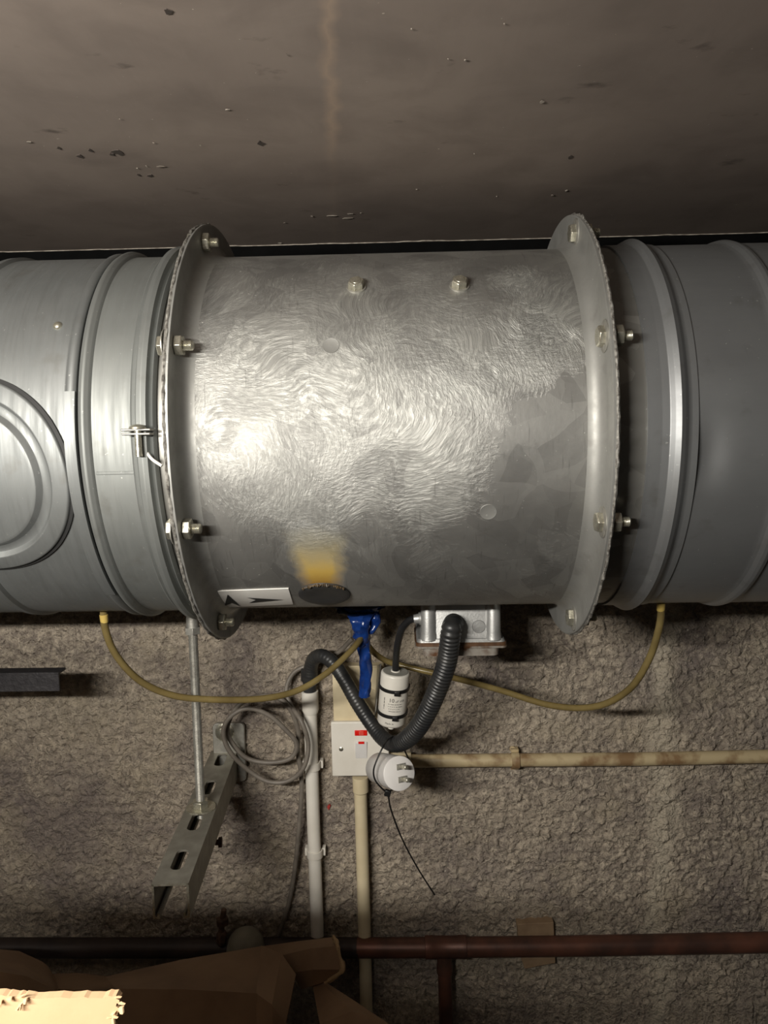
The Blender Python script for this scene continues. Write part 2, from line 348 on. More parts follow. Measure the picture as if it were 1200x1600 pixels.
M = dict(
    casing=casing_mat(), wall=wall_mat(), ceil=ceil_mat(),
    duct=galv('galvanised_dull', (0.265, 0.275, 0.272), (0.195, 0.205, 0.203), 0.70, 0.46, 0.66, (170, 12, 12)),
    duct_r=galv('galvanised_dull_smooth', (0.30, 0.31, 0.315), (0.25, 0.255, 0.26), 0.7, 0.42, 0.55, (5, 20, 20), 0.0, 0.05),
    collar=galv('galvanised_collar', (0.28, 0.292, 0.282), (0.205, 0.215, 0.208), 0.66, 0.48, 0.66, (150, 10, 10)),
    spangle=galv('galvanised_spangled', (0.32, 0.315, 0.29), (0.24, 0.235, 0.22), 0.7, 0.4, 0.55, (10, 10, 10), 0.7),
    flange=galv('galvanised_flange', (0.42, 0.42, 0.40), (0.32, 0.318, 0.30), 0.70, 0.46, 0.66, (40, 40, 40)),
    zinc=plain('zinc_plated_steel', (0.62, 0.60, 0.50), (0.45, 0.43, 0.35), 0.38, 0.85, 200, 0.1, 500, rlo=0.25),
    zinc_dull=plain('dull_zinc', (0.42, 0.41, 0.37), (0.30, 0.29, 0.26), 0.5, 0.7, 120, 0.15, 400),
    strut=plain('weathered_zinc_channel', (0.33, 0.315, 0.265), (0.24, 0.225, 0.19), 0.5, 0.6, 45, 0.1, 300),
    sealant=plain('torn_grey_sealant', (0.33, 0.32, 0.29), (0.10, 0.09, 0.08), 0.6, 0.3, 260, 0.3, 500),
    gasket=plain('black_gasket', (0.02, 0.02, 0.02), None, 0.7),
    rubber=plain('black_rubber', (0.022, 0.022, 0.023), (0.035, 0.034, 0.032), 0.55, 0, 60, 0.15, 200),
    conduit=plain('dusty_black_plastic', (0.017, 0.018, 0.020), (0.034, 0.033, 0.031), 0.40, 0, 40, 0.05, 300),
    cable_black=plain('black_cable_jacket', (0.016, 0.016, 0.017), None, 0.35),
    tie=plain('black_nylon', (0.012, 0.012, 0.012), None, 0.4),
    white=plain('white_plastic', (0.80, 0.765, 0.69), (0.72, 0.68, 0.60), 0.45, 0, 18),
    plug=plain('clean_white_plastic', (0.74, 0.72, 0.70), (0.69, 0.67, 0.65), 0.4, 0, 30),
    cream=plain('yellowed_cream_plastic', (0.72, 0.62, 0.42), (0.64, 0.54, 0.35), 0.5, 0, 24),
    cream_dark=plain('stained_cream_conduit', (0.52, 0.42, 0.25), (0.24, 0.15, 0.075), 0.45, 0, 26, 0.1, 200, 0.45, 0.62),
    capw=plain('capacitor_sleeve_white', (0.74, 0.71, 0.64), (0.68, 0.65, 0.58), 0.35, 0, 30),
    capgrey=plain('grey_resin_cap', (0.34, 0.33, 0.29), None, 0.5),
    ink=plain('black_ink', (0.02, 0.02, 0.02), None, 0.6),
    sticker=plain('white_label_film', (0.76, 0.74, 0.70), (0.70, 0.68, 0.64), 0.35, 0, 30),
    red=plain('red_lens', (0.80, 0.02, 0.01), (0.65, 0.01, 0.01), 0.25),
    alu=plain('cast_aluminium', (0.50, 0.50, 0.49), (0.41, 0.41, 0.40), 0.45, 0.65, 60, 0.12, 400),
    alu_stain=plain('rust_stained_lid', (0.34, 0.31, 0.27), (0.12, 0.055, 0.025), 0.5, 0.3, 40, 0.1, 300, 0.45, 0.6),
    rustband=plain('brown_gasket', (0.07, 0.035, 0.018), (0.15, 0.075, 0.035), 0.45, 0, 90),
    blue=plain('blue_pvc_wrap', (0.010, 0.045, 0.22), (0.006, 0.025, 0.13), 0.22, 0, 60, 0.25, 130),
    grey_cable=plain('dusty_grey_cable', (0.20, 0.175, 0.145), (0.14, 0.12, 0.10), 0.5, 0, 60),
    copper=plain('dirty_copper', (0.17, 0.070, 0.045), (0.075, 0.040, 0.030), 0.42, 0.35, 22, 0.08, 200),
    copper_dark=plain('darker_copper', (0.050, 0.034, 0.028), (0.028, 0.02, 0.018), 0.55, 0.2, 22),
    wood=plain('bare_wood', (0.36, 0.25, 0.15), (0.26, 0.17, 0.10), 0.7, 0, 50, 0.2, 150),
    black_steel=plain('black_painted_steel', (0.035, 0.033, 0.036), (0.055, 0.052, 0.055), 0.5, 0.3, 120, 0.5, 220),
    rust=plain('rusty_iron', (0.12, 0.065, 0.04), (0.05, 0.03, 0.022), 0.7, 0.3, 150, 0.5, 300),
    olive=plain('grey_painted_cap', (0.22, 0.20, 0.15), (0.16, 0.145, 0.11), 0.6, 0, 40),
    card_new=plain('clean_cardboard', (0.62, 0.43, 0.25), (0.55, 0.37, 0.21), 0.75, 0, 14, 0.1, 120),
    card_shaded=plain('old_shaded_cardboard', (0.28, 0.175, 0.10), (0.20, 0.12, 0.068), 0.75, 0, 12, 0.1, 120),  # old brown cardboard, made darker partly to stand for shade
    card_edge=plain('frayed_cardboard_edge', (0.40, 0.27, 0.14), (0.28, 0.18, 0.09), 0.8, 0, 60, 0.3, 200),
    void=plain('gap_shade_black', (0.004, 0.004, 0.004), None, 0.95, spec=0.05),  # black of the painted gap shade at the wall top
    chip=plain('pale_chipped_edge', (0.52, 0.47, 0.40), (0.20, 0.17, 0.14), 0.7, 0, 70),
    floor=plain('dark_concrete', (0.10, 0.095, 0.09), (0.07, 0.066, 0.06), 0.8, 0, 8, 0.2, 60),
)
def tube_mat():
    m, nt, b = nt_mat('yellowed_clear_tube'); v = objc(nt)
    nt.links.new(ramp(nt, noi(nt, v, 25, 3), [(0.35, (0.33, 0.255, 0.105)), (0.65, (0.21, 0.155, 0.06))]), b.inputs['Base Color'])
    b.inputs['Roughness'].default_value = 0.2; b.inputs['Transmission Weight'].default_value = 0.45; b.inputs['IOR'].default_value = 1.4
    return m
M['tube'] = tube_mat()

# ================================================================== setting
def axis_lines(a, b, lo_, hi_, fine, coarse):
    r = list(np.arange(a, lo_, coarse)) + list(np.arange(lo_, hi_, fine)) + list(np.arange(hi_, b+coarse, coarse)); return r
def build_wall():
    xs = axis_lines(-1.5, 1.5, -0.70, 0.66, 0.0021, 0.03); zs = axis_lines(-1.2, 0.42, -0.93, -0.20, 0.0021, 0.03)
    vs = []; nx = len(xs)
    for z in zs:
        for x in xs:
            q = Vector((x*1.0, z*1.0, 0.0))
            d = noise.voronoi(q*95 + Vector((noise.noise(q*60), noise.noise(q*60+Vector((9, 0, 0))), 0))*0.9)[0]
            dome = max(0.0, 1-1.15*d[0])
            lump = noise.noise(q*38)*0.5 + noise.noise(q*12)*0.5
            big = 0.6+0.4*noise.noise(q*25+Vector((5, 3, 1)))
            tb = noise.turbulence(q*60+Vector((d[0]*0.5, d[1]*0.4, 2)), 4, True)
            d2 = noise.voronoi(q*185)[0]
            h = 0.0075*dome*big + 0.0036*lump + 0.0085*tb + 0.0030*max(0.0, 1-1.2*d2[0])*(0.5+noise.noise(q*30+Vector((3, 1, 7)))) - 0.0035
            h += 0.004*math.exp(-((x-PALE_X-0.012*noise.noise(Vector((z*9, 0, 0))))/0.022)**2)*(0.6+0.8*noise.noise(q*45))
            vs.append((x, WALL_Y-h, z))
    fs = [(j*nx+i, j*nx+i+1, (j+1)*nx+i+1, (j+1)*nx+i) for j in range(len(zs)-1) for i in range(nx-1)]
    me = bpy.data.meshes.new('wall_back'); me.from_pydata(vs, [], fs); me.shade_smooth(); me.materials.append(M['wall'])
    o = bpy.data.objects.new('wall_back', me); link(o, Matrix.Identity(4)); return struct(o)
build_wall()
# ceiling board: slab that stops just short of the wall with a chipped edge
mb = MB(); mb.box((0, (1.148-1.2)/2, CEIL_Z+0.02), (3.0, 1.148+1.2, 0.04)); ceiling = struct(obj('ceiling', mb, M['ceil'], center=False))
mb = MB(); n = 420; rows = []
for i in range(n+1):
    x = -1.5+3.0*i/n; q = Vector((x*14, 0, 0)); t = max(0.0, noise.noise(q)+0.45*noise.noise(q*4)-0.05)
    wdt = 0.0002+0.009*t
    rows.append([Vector((x, 1.1485, CEIL_Z+0.004)), Vector((x, 1.1487, CEIL_Z-0.0009)), Vector((x, 1.1480-wdt, CEIL_Z-0.0009)), Vector((x, 1.1480-wdt, CEIL_Z+0.001))])
mb.rings(rows, True, True); obj('chipped_edge', mb, M['chip'], ceiling)
mb = MB(); rnd = random.Random(3)
for (px, py, sx, sy) in [(252,260,14,3),(215,263,3,4),(229,260,2,3),(45,222,8,4),(846,159,8,4),(727,94,4,4),(700,92,2,2),(518,337,16,3),(545,341,18,3),(548,334,9,2),(487,338,5,2),(437,380,9,2),(445,348,4,2),(863,305,5,3),(885,298,4,4),(187,186,2,2),(240,223,3,3),(313,227,2,2),(356,171,8,2),(741,240,2,2),(776,307,2,2),(448,86,2,3),(564,333,4,2),(651,296,3,2),(643,45,3,2),(788,37,2,2)]:
    p = PZ(px, py, CEIL_Z-0.0008); s = p.y/F; k = 6; a0 = rnd.random()*6
    mb.slab([p+Vector((math.cos(a0+i*PI/3)*sx*0.5*s*rnd.uniform(.6, 1.2), math.sin(a0+i*PI/3)*sy*0.7*s*3*rnd.uniform(.6, 1.2)*0.5, rnd.uniform(-.0006, 0.0))) for i in range(k)], (0, 0, 0.0003))
o = obj('paint_flakes', mb, M['chip'], ceiling, smooth=False); o['kind'] = 'stuff'
mb = MB(); rnd = random.Random(5)
for (px, py, sx) in [(183,238,11),(176,242,7),(125,244,7),(143,236,6),(93,232,5),(262,18,9),(408,225,9),(490*2-90,246,6),(235,275,6),(217,274,4)]:
    p = PZ(px, py, CEIL_Z-0.0006); s = p.y/F
    mb.slab([p+Vector((math.cos(i*PI/4)*sx*0.75*s*rnd.uniform(.3, 1.3), math.sin(i*PI/4)*sx*s*1.2*rnd.uniform(.4, 1.2), 0)) for i in range(8)], (0, 0, 0.0007))
o = obj('dark_scabs', mb, plain('dark_scab', (0.045, 0.034, 0.028), (0.07, 0.055, 0.045), 0.8), ceiling, smooth=False); o['kind'] = 'stuff'
mb = MB(); mb.box((0, 1.1560, CEIL_Z-0.012), (3.0, 0.013, 0.105)); struct(obj('gap_shade_strip_1', mb, M['void']))  # added black strip, stands for the shade in the gap above the duct
mb = MB(); mb.box((0, 0.2, -1.215), (3.0, 2.2, 0.03)); struct(obj('floor', mb, M['floor']))

# ================================================================== axial fan
def annulus_flange(x_in, x_out, r_in, r_out, fil, side):
    """flange turned out of the casing: fillet on the casing side, flat ring, plain outer face"""
    pr = []
    for k in range(7):
        a = k/6*PI/2; pr.append((x_in - side*fil*(1-math.sin(a)), r_in + fil*(1-math.cos(a))))
    pr += [(x_in, r_out-0.0012), (x_in+side*0.0006, r_out), (x_out, r_out), (x_out, r_in-0.002)]
    return pr
fan = thing('axial_fan', (FANX, YC, ZC-0.235), 'large smeared galvanised fan drum between two bolted flanges in the duct run', 'fan')
mb = MB(); xs = np.linspace(fan_l+0.004, fan_r-0.004, 40); mb.xring([(x, RF) for x in xs], 200)
cas = obj('casing', mb, M['casing'], fan, center=False, M=Matrix.Translation((FANX, YC, ZC)))
for v in cas.data.vertices: v.co -= Vector((FANX, YC, ZC))
FT = 0.0028
for nm, xi, xo, sd in (('flange', fan_l+FT, fan_l, -1), ('flange', fan_r-FT, fan_r, 1)):
    mb = MB(); mb.xring(annulus_flange(xi, xo, RF, 0.234, 0.014, sd), 200)
    o = obj(nm, mb, M['flange'], fan, sharp=40)
# flange bolts (local: axis +X, bolt head at -X side of the joint)
def bolt_meshes():
    a = MB()
    pr = [(-0.004, 0.0047)]
    n = 10
    for i in range(n):
        x = 0.0075+i*0.0013; pr += [(x, 0.0048), (x+0.0006, 0.0043)]
    pr += [(0.0075+n*0.0013, 0.0036)]
    a.lathe((0, 0, 0), (1, 0, 0), pr, 14)
    h = MB(); h.lathe((-0.0044, 0, 0), (-1, 0, 0), [(0, 0.0098), (0.0056, 0.0098), (0.0068, 0.0086)], 6)
    wsh = MB(); wsh.lathe((-0.0040, 0, 0), (-1, 0, 0), [(0, 0.0148), (0.0010, 0.0148), (0.0017, 0.0130)], 28)
    nut = MB(); nut.lathe((0.0042, 0, 0), (1, 0, 0), [(0, 0.0090), (0.0008, 0.0098), (0.0066, 0.0098), (0.0074, 0.0090)], 6)
    return a, h, wsh, nut
RB = 0.218
protos = None
for sd, xj in ((-1, fan_l-0.0014), (1, fan_r+0.0014)):
    for k in range(8):
        th = math.radians(22.5+45*k); p = onc(xj, th, RB)
        Mx = Matrix.Translation(p) @ Matrix.Rotation(random.uniform(0, 1.0), 4, 'X')
        if protos is None:
            bm_ = bolt_meshes()
            b0 = obj('flange_bolt', bm_[0], M['zinc'], fan, M=Mx, sharp=25)
            ch = [obj('bolt_head', bm_[1], M['zinc'], b0, M=Mx, bevel=0.0004), obj('washer', bm_[2], M['zinc_dull'], b0, M=Mx), obj('nut', bm_[3], M['zinc'], b0, M=Mx, bevel=0.0003)]
            protos = (b0, ch)
        else:
            b = protos[0].copy(); link(b, Mx, fan)
            for c in protos[1]:
                d = c.copy(); link(d, Mx, b)
# two fixing bolts on the casing
for (px, py) in ((557, 449), (718, 447)):
    p = CYL(px, py, RF); nrm = Vector((0, p.y-YC, p.z-ZC)).normalized()
    mb = MB(); mb.lathe(p-nrm*0.001, nrm, [(0, 0.0098), (0.0022, 0.0096)], 22)
    b = obj('casing_bolt', mb, M['zinc_dull'], fan)
    mb = MB(); mb.lathe(p+nrm*0.0010, nrm, [(0, 0.0082), (0.0060, 0.0082), (0.0070, 0.0070)], 6, ph=0.4)
    mb.lathe(p+nrm*0.0075, nrm, [(0, 0.0052), (0.0010, 0.0046)], 14)
    obj('bolt_head', mb, M['zinc'], b, bevel=0.0003)
# faint spot-weld dimples
for (px, py) in ((517, 540), (763, 800)):
    p = CYL(px, py, RF); nrm = Vector((0, p.y-YC, p.z-ZC)).normalized()
    mb = MB(); mb.lathe(p-nrm*0.0006, nrm, [(0, 0.0085), (0.0009, 0.0078), (0.0007, 0.0068), (0.0007, 0.001)], 20)
    obj('spot_weld', mb, M['flange'], fan)
# rubber bung with torn rim
p = bung; nrm = Vector((0, p.y-YC, p.z-ZC)).normalized()
mb = MB(); mb.lathe(p-nrm*0.001, nrm, [(0, 0.0275), (0.0022, 0.0273), (0.0032, 0.0258), (0.0034, 0.018), (0.0028, 0.015), (0.0028, 0.003)], 40)
bg = obj('rubber_bung', mb, M['rubber'], fan)
mb = MB(); tx = Vector((1, 0, 0)); ty = nrm.cross(tx)
if ty.z < 0: ty = -ty
for i in range(26):
    a = math.radians(40+100*i/25); c = p+(tx*math.cos(a)+ty*math.sin(a))*0.0272+nrm*0.001
    rr = random.uniform(0.0010, 0.0022)
    mb.lathe(c, nrm+tx*random.uniform(-.4, .4)+ty*random.uniform(-.2, .5), [(0, rr), (rr*random.uniform(0.6, 1.4), rr*0.6), (rr*1.5, rr*0.15)], 6, ph=random.random())
o = obj('dried_resin', mb, plain('charred_resin', (0.09, 0.055, 0.02), (0.02, 0.014, 0.008), 0.5, 0, 150, 0.4, 400), bg); o['kind'] = 'stuff'
# arrow sticker: corners traced on the drum's own surface
def skin(pts, R): return [CYL(280+x*320/1200, 780+y*200/750, RF)+Vector((0, 0, 0)) for x, y in pts]
def lift(p, h):
    nrm = Vector((0, p.y-YC, p.z-ZC)).normalized(); q = Vector((p.x, YC, ZC)); return q+nrm*(RF+h)
def patch(poly, h, name, mat, parent):
    top = [lift(p, h) for p in skin(poly, RF)]
    bot = [lift(p, -0.0003) for p in skin(poly, RF)]
    n = len(top); mb = MB(); mb.add(top+bot, [tuple(range(n)), tuple(reversed(range(n, 2*n)))]+[(i, (i+1) % n, (i+1) % n+n, i+n) for i in range(n)])
    return obj(name, mb, mat, parent, smooth=False)
c0 = [(217, 535), (640, 520), (668, 612), (265, 630)]
mb = MB(); N_ = 10; g = []
for h in (0.0009, -0.0003):
    for j in range(N_+1):
        for i in range(2):
            l = (c0[0][0]+(c0[3][0]-c0[0][0])*j/N_, c0[0][1]+(c0[3][1]-c0[0][1])*j/N_); r = (c0[1][0]+(c0[2][0]-c0[1][0])*j/N_, c0[1][1]+(c0[2][1]-c0[1][1])*j/N_)
            g.append(lift(skin([(l, r)[i]], RF)[0], h))
k2 = 2*(N_+1); fs = []
for j in range(N_):
    fs.append((2*j, 2*j+1, 2*j+3, 2*j+2)); fs.append(tuple(k2+q for q in (2*j, 2*j+2, 2*j+3, 2*j+1)))
    fs.append((2*j, 2*j+2, k2+2*j+2, k2+2*j)); fs.append((2*j+1, k2+2*j+1, k2+2*j+3, 2*j+3))
fs += [(0, k2, k2+1, 1), (2*N_, 2*N_+1, k2+2*N_+1, k2+2*N_)]
mb.add(g, fs); stk = obj('direction_label', mb, M['sticker'], fan, sharp=60)
stk['label'] = 'white sticker with two black arrows'
def lerp_poly(poly, k=6):
    out = []
    for (a, b) in zip(poly, poly[1:]+poly[:1]):
        for i in range(k): out.append((a[0]+(b[0]-a[0])*i/k, a[1]+(b[1]-a[1])*i/k))
    return out
def strip_arrow(tri_list, name):
    mb = MB()
    for tri in tri_list:                                       # fine triangles so they follow the curve
        K = 8
        idx = {}; vs = []
        for i in range(K+1):
            for j in range(K+1-i):
                u, v = i/K, j/K
                q = (tri[0][0]+(tri[1][0]-tri[0][0])*u+(tri[2][0]-tri[0][0])*v, tri[0][1]+(tri[1][1]-tri[0][1])*u+(tri[2][1]-tri[0][1])*v)
                idx[i, j] = len(vs); vs.append(lift(skin([q], RF)[0], 0.0015))
        f2 = []
        for i in range(K):
            for j in range(K-i):
                f2.append((idx[i, j], idx[i+1, j], idx[i, j+1]))
                if j < K-i-1: f2.append((idx[i+1, j], idx[i+1, j+1], idx[i, j+1]))
        mb.add(vs, f2)
    return obj(name, mb, M['ink'], stk, smooth=False)
strip_arrow([((284, 551), (308, 600), (266, 619)), ((284, 551), (356, 619), (308, 600))], 'arrow_mark')
strip_arrow([((612, 582), (396, 569), (448, 583)), ((612, 582), (448, 583), (408, 601))], 'arrow_mark')

# ================================================================== duct spigots bolted to the flanges
def jag_ring(x, r, wid, seed, n=260):
    rnd = random.Random(seed); mb = MB(); R = []
    prof = [(-wid/2, -0.003), (-wid/2, 0.0006), (0, 0.0013), (wid/2, 0.0006), (wid/2, -0.003)]
    for (dx, dr) in prof:
        row = []
        for j in range(n):
            a = 2*PI*j/n; q = Vector((math.cos(a)*30, math.sin(a)*30, seed))
            k = max(0, noise.noise(q)+0.15)*0.0030 + rnd.uniform(0, 0.0007)
            rr = r+dr+(k if dr > 0 else 0); row.append(Vector((x+dx+rnd.uniform(-.0004, .0004), YC-rr*math.cos(a), ZC+rr*math.sin(a))))
        R.append(row)
    mb.rings(R, True, False); return mb
xl_band = CX(203, 660, 0.206)
spl = thing('duct_spigot', (fan_l-0.02, YC, ZC-0.233), 'galvanised flanged spigot bolted to the left flange of the fan, under the clamp band', 'duct')
mb = MB(); mb.xring([(fan_l-0.0008, 0.196), (fan_l-0.0008, 0.2325), (fan_l-0.0034, 0.2325), (fan_l-0.0034, 0.2015), (fan_l-0.006, 0.2000), (xl_band-0.004, 0.2000)], 200); obj('pipe', mb, M['spangle'], spl)
o = obj('torn_sealant', jag_ring(fan_l-0.0012, 0.2330, 0.0026, 3), M['sealant'], spl); o['kind'] = 'stuff'
spr = thing('duct_spigot', (fan_r+0.02, YC, ZC-0.233), 'short spangled spigot bolted to the right flange of the fan, in its shadow', 'duct')
x_sl = CX(1013, 650, 0.203)
mb = MB(); mb.xring([(fan_r+0.0008, 0.196), (fan_r+0.0008, 0.2325), (fan_r+0.0034, 0.2325), (fan_r+0.0034, 0.2015), (fan_r+0.006, 0.2000), (x_sl+0.03, 0.2000)], 200); obj('pipe', mb, M['spangle'], spr)
o = obj('torn_sealant', jag_ring(fan_r+0.0012, 0.2330, 0.0026, 8), M['sealant'], spr); o['kind'] = 'stuff'

# ---- left: clamp band, coupling, duct with access panel
XA = lambda px, R=0.204: CX(px, 660, R)
cb = thing('clamp_band', (XA(222), YC, ZC-0.21), 'galvanised clamp band with a screw clasp, left of the fan', 'clamp')
x0, x1 = XA(203), XA(244)
dx = x1-x0
pr = [(x0, 0.2022), (x0+0.0005, 0.2045), (x0+dx*.10, 0.2060), (x0+dx*.20, 0.2050), (x0+dx*.26, 0.2065), (x0+dx*.34, 0.2115), (x0+dx*.52, 0.2125), (x0+dx*.70, 0.2115), (x0+dx*.77, 0.2060), (x0+dx*.83, 0.2050), (x0+dx*.91, 0.2072), (x1-0.0005, 0.2045), (x1, 0.2022)]
mb = MB(); mb.xring(pr, 200); obj('band', mb, M['collar'], cb, sharp=50)
pc = CYL(217, 675, 0.211); t0 = th_of(pc)
cl = MB()
for dt, w_ in ((0.008, 0.027), (-0.009, 0.026)):
    q = onc(pc.x, t0+dt, 0.2145); cl.box(q, (w_, 0.011, 0.0022), Matrix.Rotation(-(t0+dt), 3, 'X'))
clasp = obj('clasp', cl, M['zinc_dull'], cb, bevel=0.0008)
q0 = onc(pc.x+0.001, t0, 0.2170)
mb = MB(); mb.cyl(q0+Vector((0, 0, 0.002)), q0-Vector((0, 0, 0.022)), 0.0031, n=14); obj('screw', mb, M['zinc'], clasp)
mb = MB(); mb.lathe(q0+Vector((0, 0, 0.0025)), (0, 0, 1), [(0, 0.0078), (0.0018, 0.0074), (0.0036, 0.0052), (0.0042, 0.0015)], 18); obj('screw_head', mb, M['zinc'], clasp)
# sprig of dried sealant by the band
mb = MB(); a_ = CYL(228, 705, 0.2085); b_ = CYL(253, 728, 0.216)
mb.tube(spline([a_, a_.lerp(b_, 0.35)+Vector((0.001, -0.002, -0.0025)), b_], 0.002), [0.0007]+[0.0015]*40, 8)
tag(obj('dried_sealant_thread', mb, M['sticker']), 'pale thread of dried sealant hanging between the clamp band and the left flange', 'sealant')

cpl = thing('coupling', (XA(160), YC, ZC-0.205), 'grey galvanised coupling sleeve between the access duct and the clamp band', 'duct')
xa, xb, xc = XA(121), XA(143), XA(204)
mb = MB(); mb.xring([(xa+0.0005, 0.1985), (xa, 0.2030), (xa+0.0015, 0.2060), (xa+0.005, 0.2080), (xb-0.006, 0.2076), (xb-0.0025, 0.2050), (xb-0.001, 0.2022), (xb+0.003, 0.2018), (xc+0.012, 0.2018)], 200); obj('sleeve', mb, M['collar'], cpl, sharp=50)
pa = CYL(124, 740, 0.2022); ps = th_of(pa)
mb = MB(); mb.box(onc((xb+xc)/2, ps, 0.2020), (xc-xb, 0.0016, 0.0030), Matrix.Rotation(-ps, 3, 'X')); obj('seam', mb, M['collar'], cpl, bevel=0.0004)
ps_ = CYL(146, 487, 0.202); nrm = Vector((0, ps_.y-YC, ps_.z-ZC)).normalized()
mb = MB(); mb.lathe(ps_-nrm*0.0008, nrm, [(0, 0.003), (0.001, 0.0026), (0.0014, 0.001)], 10); obj('rivet', mb, M['rust'], cpl)

dl = thing('access_duct', (-0.75, YC, ZC-0.205), 'galvanised duct with a round pressed access panel, at the left end of the run', 'duct')
xe = XA(118); xe0 = XA(102)
pr = [(-1.3, 0.2015)] + [(x, 0.2015) for x in np.linspace(-1.2, xe0-0.002, 24)] + [(xe0-0.001, 0.2018), (xe0+0.0008, 0.2045), (xe0+0.003, 0.2062), (xe-0.003, 0.2060), (xe-0.0006, 0.2045), (xe+0.0002, 0.203), (xe+0.0006, 0.196)]
mb = MB(); mb.xring(pr, 200); obj('pipe', mb, M['duct'], dl, sharp=45)
# the hem changes to a flat lap below this joint
th_j = th_of(CYL(110, 612, 0.205))
mb = MB(); R = []
for k in range(50):
    th = th_j - k/49*1.1
    R.append([onc(x, th, r) for x, r in ((xe0-0.001, 0.2030), (xe0-0.0008, 0.2066), (xe+0.0002, 0.2066), (xe+0.0004, 0.2030))])
mb.rings(R); obj('lap_strip', mb, M['duct'], dl, sharp=50)
pv = CYL(90, 509, 0.2015); nrm = Vector((0, pv.y-YC, pv.z-ZC)).normalized()
mb = MB(); mb.lathe(pv-nrm*0.0005, nrm, [(0, 0.0046), (0.0016, 0.0042), (0.003, 0.0026), (0.0034, 0.0008)], 16); obj('rivet', mb, M['zinc'], dl)
# access panel: dish of rings mapped on to the duct skin
pcn = CYL(-50, 752, 0.203); tc = th_of(pcn); RP = CX(109, 748, 0.204)-pcn.x
prof = [(0.0, 0.0046), (0.40, 0.0047), (0.64, 0.0047), (0.668, 0.0046), (0.676, 0.0043), (0.715, -0.0004), (0.722, -0.0008), (0.795, -0.0008), (0.802, -0.0004), (0.822, 0.0041), (0.830, 0.0046), (0.84, 0.0047), (0.965, 0.0044), (0.978, 0.0042), (0.990, 0.0032), (0.996, 0.0012), (1.0, -0.002)]
mb = MB(); n = 120; R = []
for t, h in prof[1:]:
    R.append([onc(pcn.x+RP*t*math.cos(2*PI*j/n), tc+RP*t*math.sin(2*PI*j/n)/0.2, 0.2025+h) for j in range(n)])
# inner disc
for t in (0.3, 0.15, 0.02):
    R.insert(0, [onc(pcn.x+RP*t*math.cos(2*PI*j/n), tc+RP*t*math.sin(2*PI*j/n)/0.2, 0.2025+0.0048) for j in range(n)])
mb.rings(R, True, True); obj('access_panel', mb, M['duct'], dl, sharp=45)
mb = MB(); R = []
for t, h in ((0.99, -0.001), (0.995, 0.0022), (1.030, 0.0017), (1.036, -0.001)):
    R.append([onc(pcn.x+RP*(t+(0.004*noise.noise(Vector((math.cos(2*PI*j/n)*14, math.sin(2*PI*j/n)*14, 0))) if t > 1 else 0))*math.cos(2*PI*j/n), tc+RP*t*math.sin(2*PI*j/n)/0.2, 0.2018+h) for j in range(n)])
mb.rings(R, True, False); obj('panel_seal', mb, M['gasket'], dl)
# stiffening bead curving under the panel
xq = CX(2, 915, 0.203)
mb = MB(); mb.xring([(xq-0.012, 0.2010), (xq-0.010, 0.2045), (xq-0.003, 0.2050), (xq+0.0, 0.2010)], 160); obj('stiffening_bead', mb, M['duct'], dl, sharp=50)

# ---- right: sleeve and duct
sl = thing('coupling', (XA(1050), YC, ZC-0.205), 'dull grey coupling sleeve with one rounded bead, right of the fan', 'duct')
xa, xb0, xb1, xc = x_sl, XA(1052, 0.207), XA(1078, 0.207), XA(1094, 0.204)
mb = MB(); xm = (xb0+xb1)/2
mb.xring([(xa-0.0002, 0.2004), (xa, 0.2022), (xb0-0.008, 0.2024), (xb0-0.001, 0.2030), (xb0+0.003, 0.2062), (xm, 0.2085), (xb1-0.003, 0.2062), (xb1+0.001, 0.2030), (xb1+0.004, 0.2024), (xc-0.0004, 0.2024), (xc, 0.2014), (xc, 0.200)], 200); obj('sleeve', mb, M['duct_r'], sl, sharp=50)
dr = thing('plain_duct', (0.6, YC, ZC-0.205), 'plain dull grey duct at the right end of the run, dented near its sleeve', 'duct')
xd = CX(1240, 650, 0.204)
prd = [(x_sl+0.045, 0.2008), (xc+0.001, 0.2008)] + [(x, 0.2008) for x in np.linspace(xc+0.004, xd-0.012, 20)] + [(xd-0.008, 0.2016), (xd-0.005, 0.2040), (xd-0.001, 0.2050), (xd+0.003, 0.2040), (xd+0.005, 0.2014), (xd+0.03, 0.2010), (1.3, 0.2010)]
mb = MB(); mb.xring(prd, 240); dro = obj('pipe', mb, M['duct_r'], dr, sharp=50)
dent = CYL(1106, 715, 0.2008)
for v in dro.data.vertices:
    p = dro.matrix_basis @ v.co
    d = Vector(((p.x-dent.x)/0.016, 0, (th_of(p)-th_of(dent))*0.2/0.030))
    if p.y < YC and d.length < 3:
        nrm = Vector((0, p.y-YC, p.z-ZC)).normalized(); v.co -= nrm*0.004*math.exp(-d.length_squared)

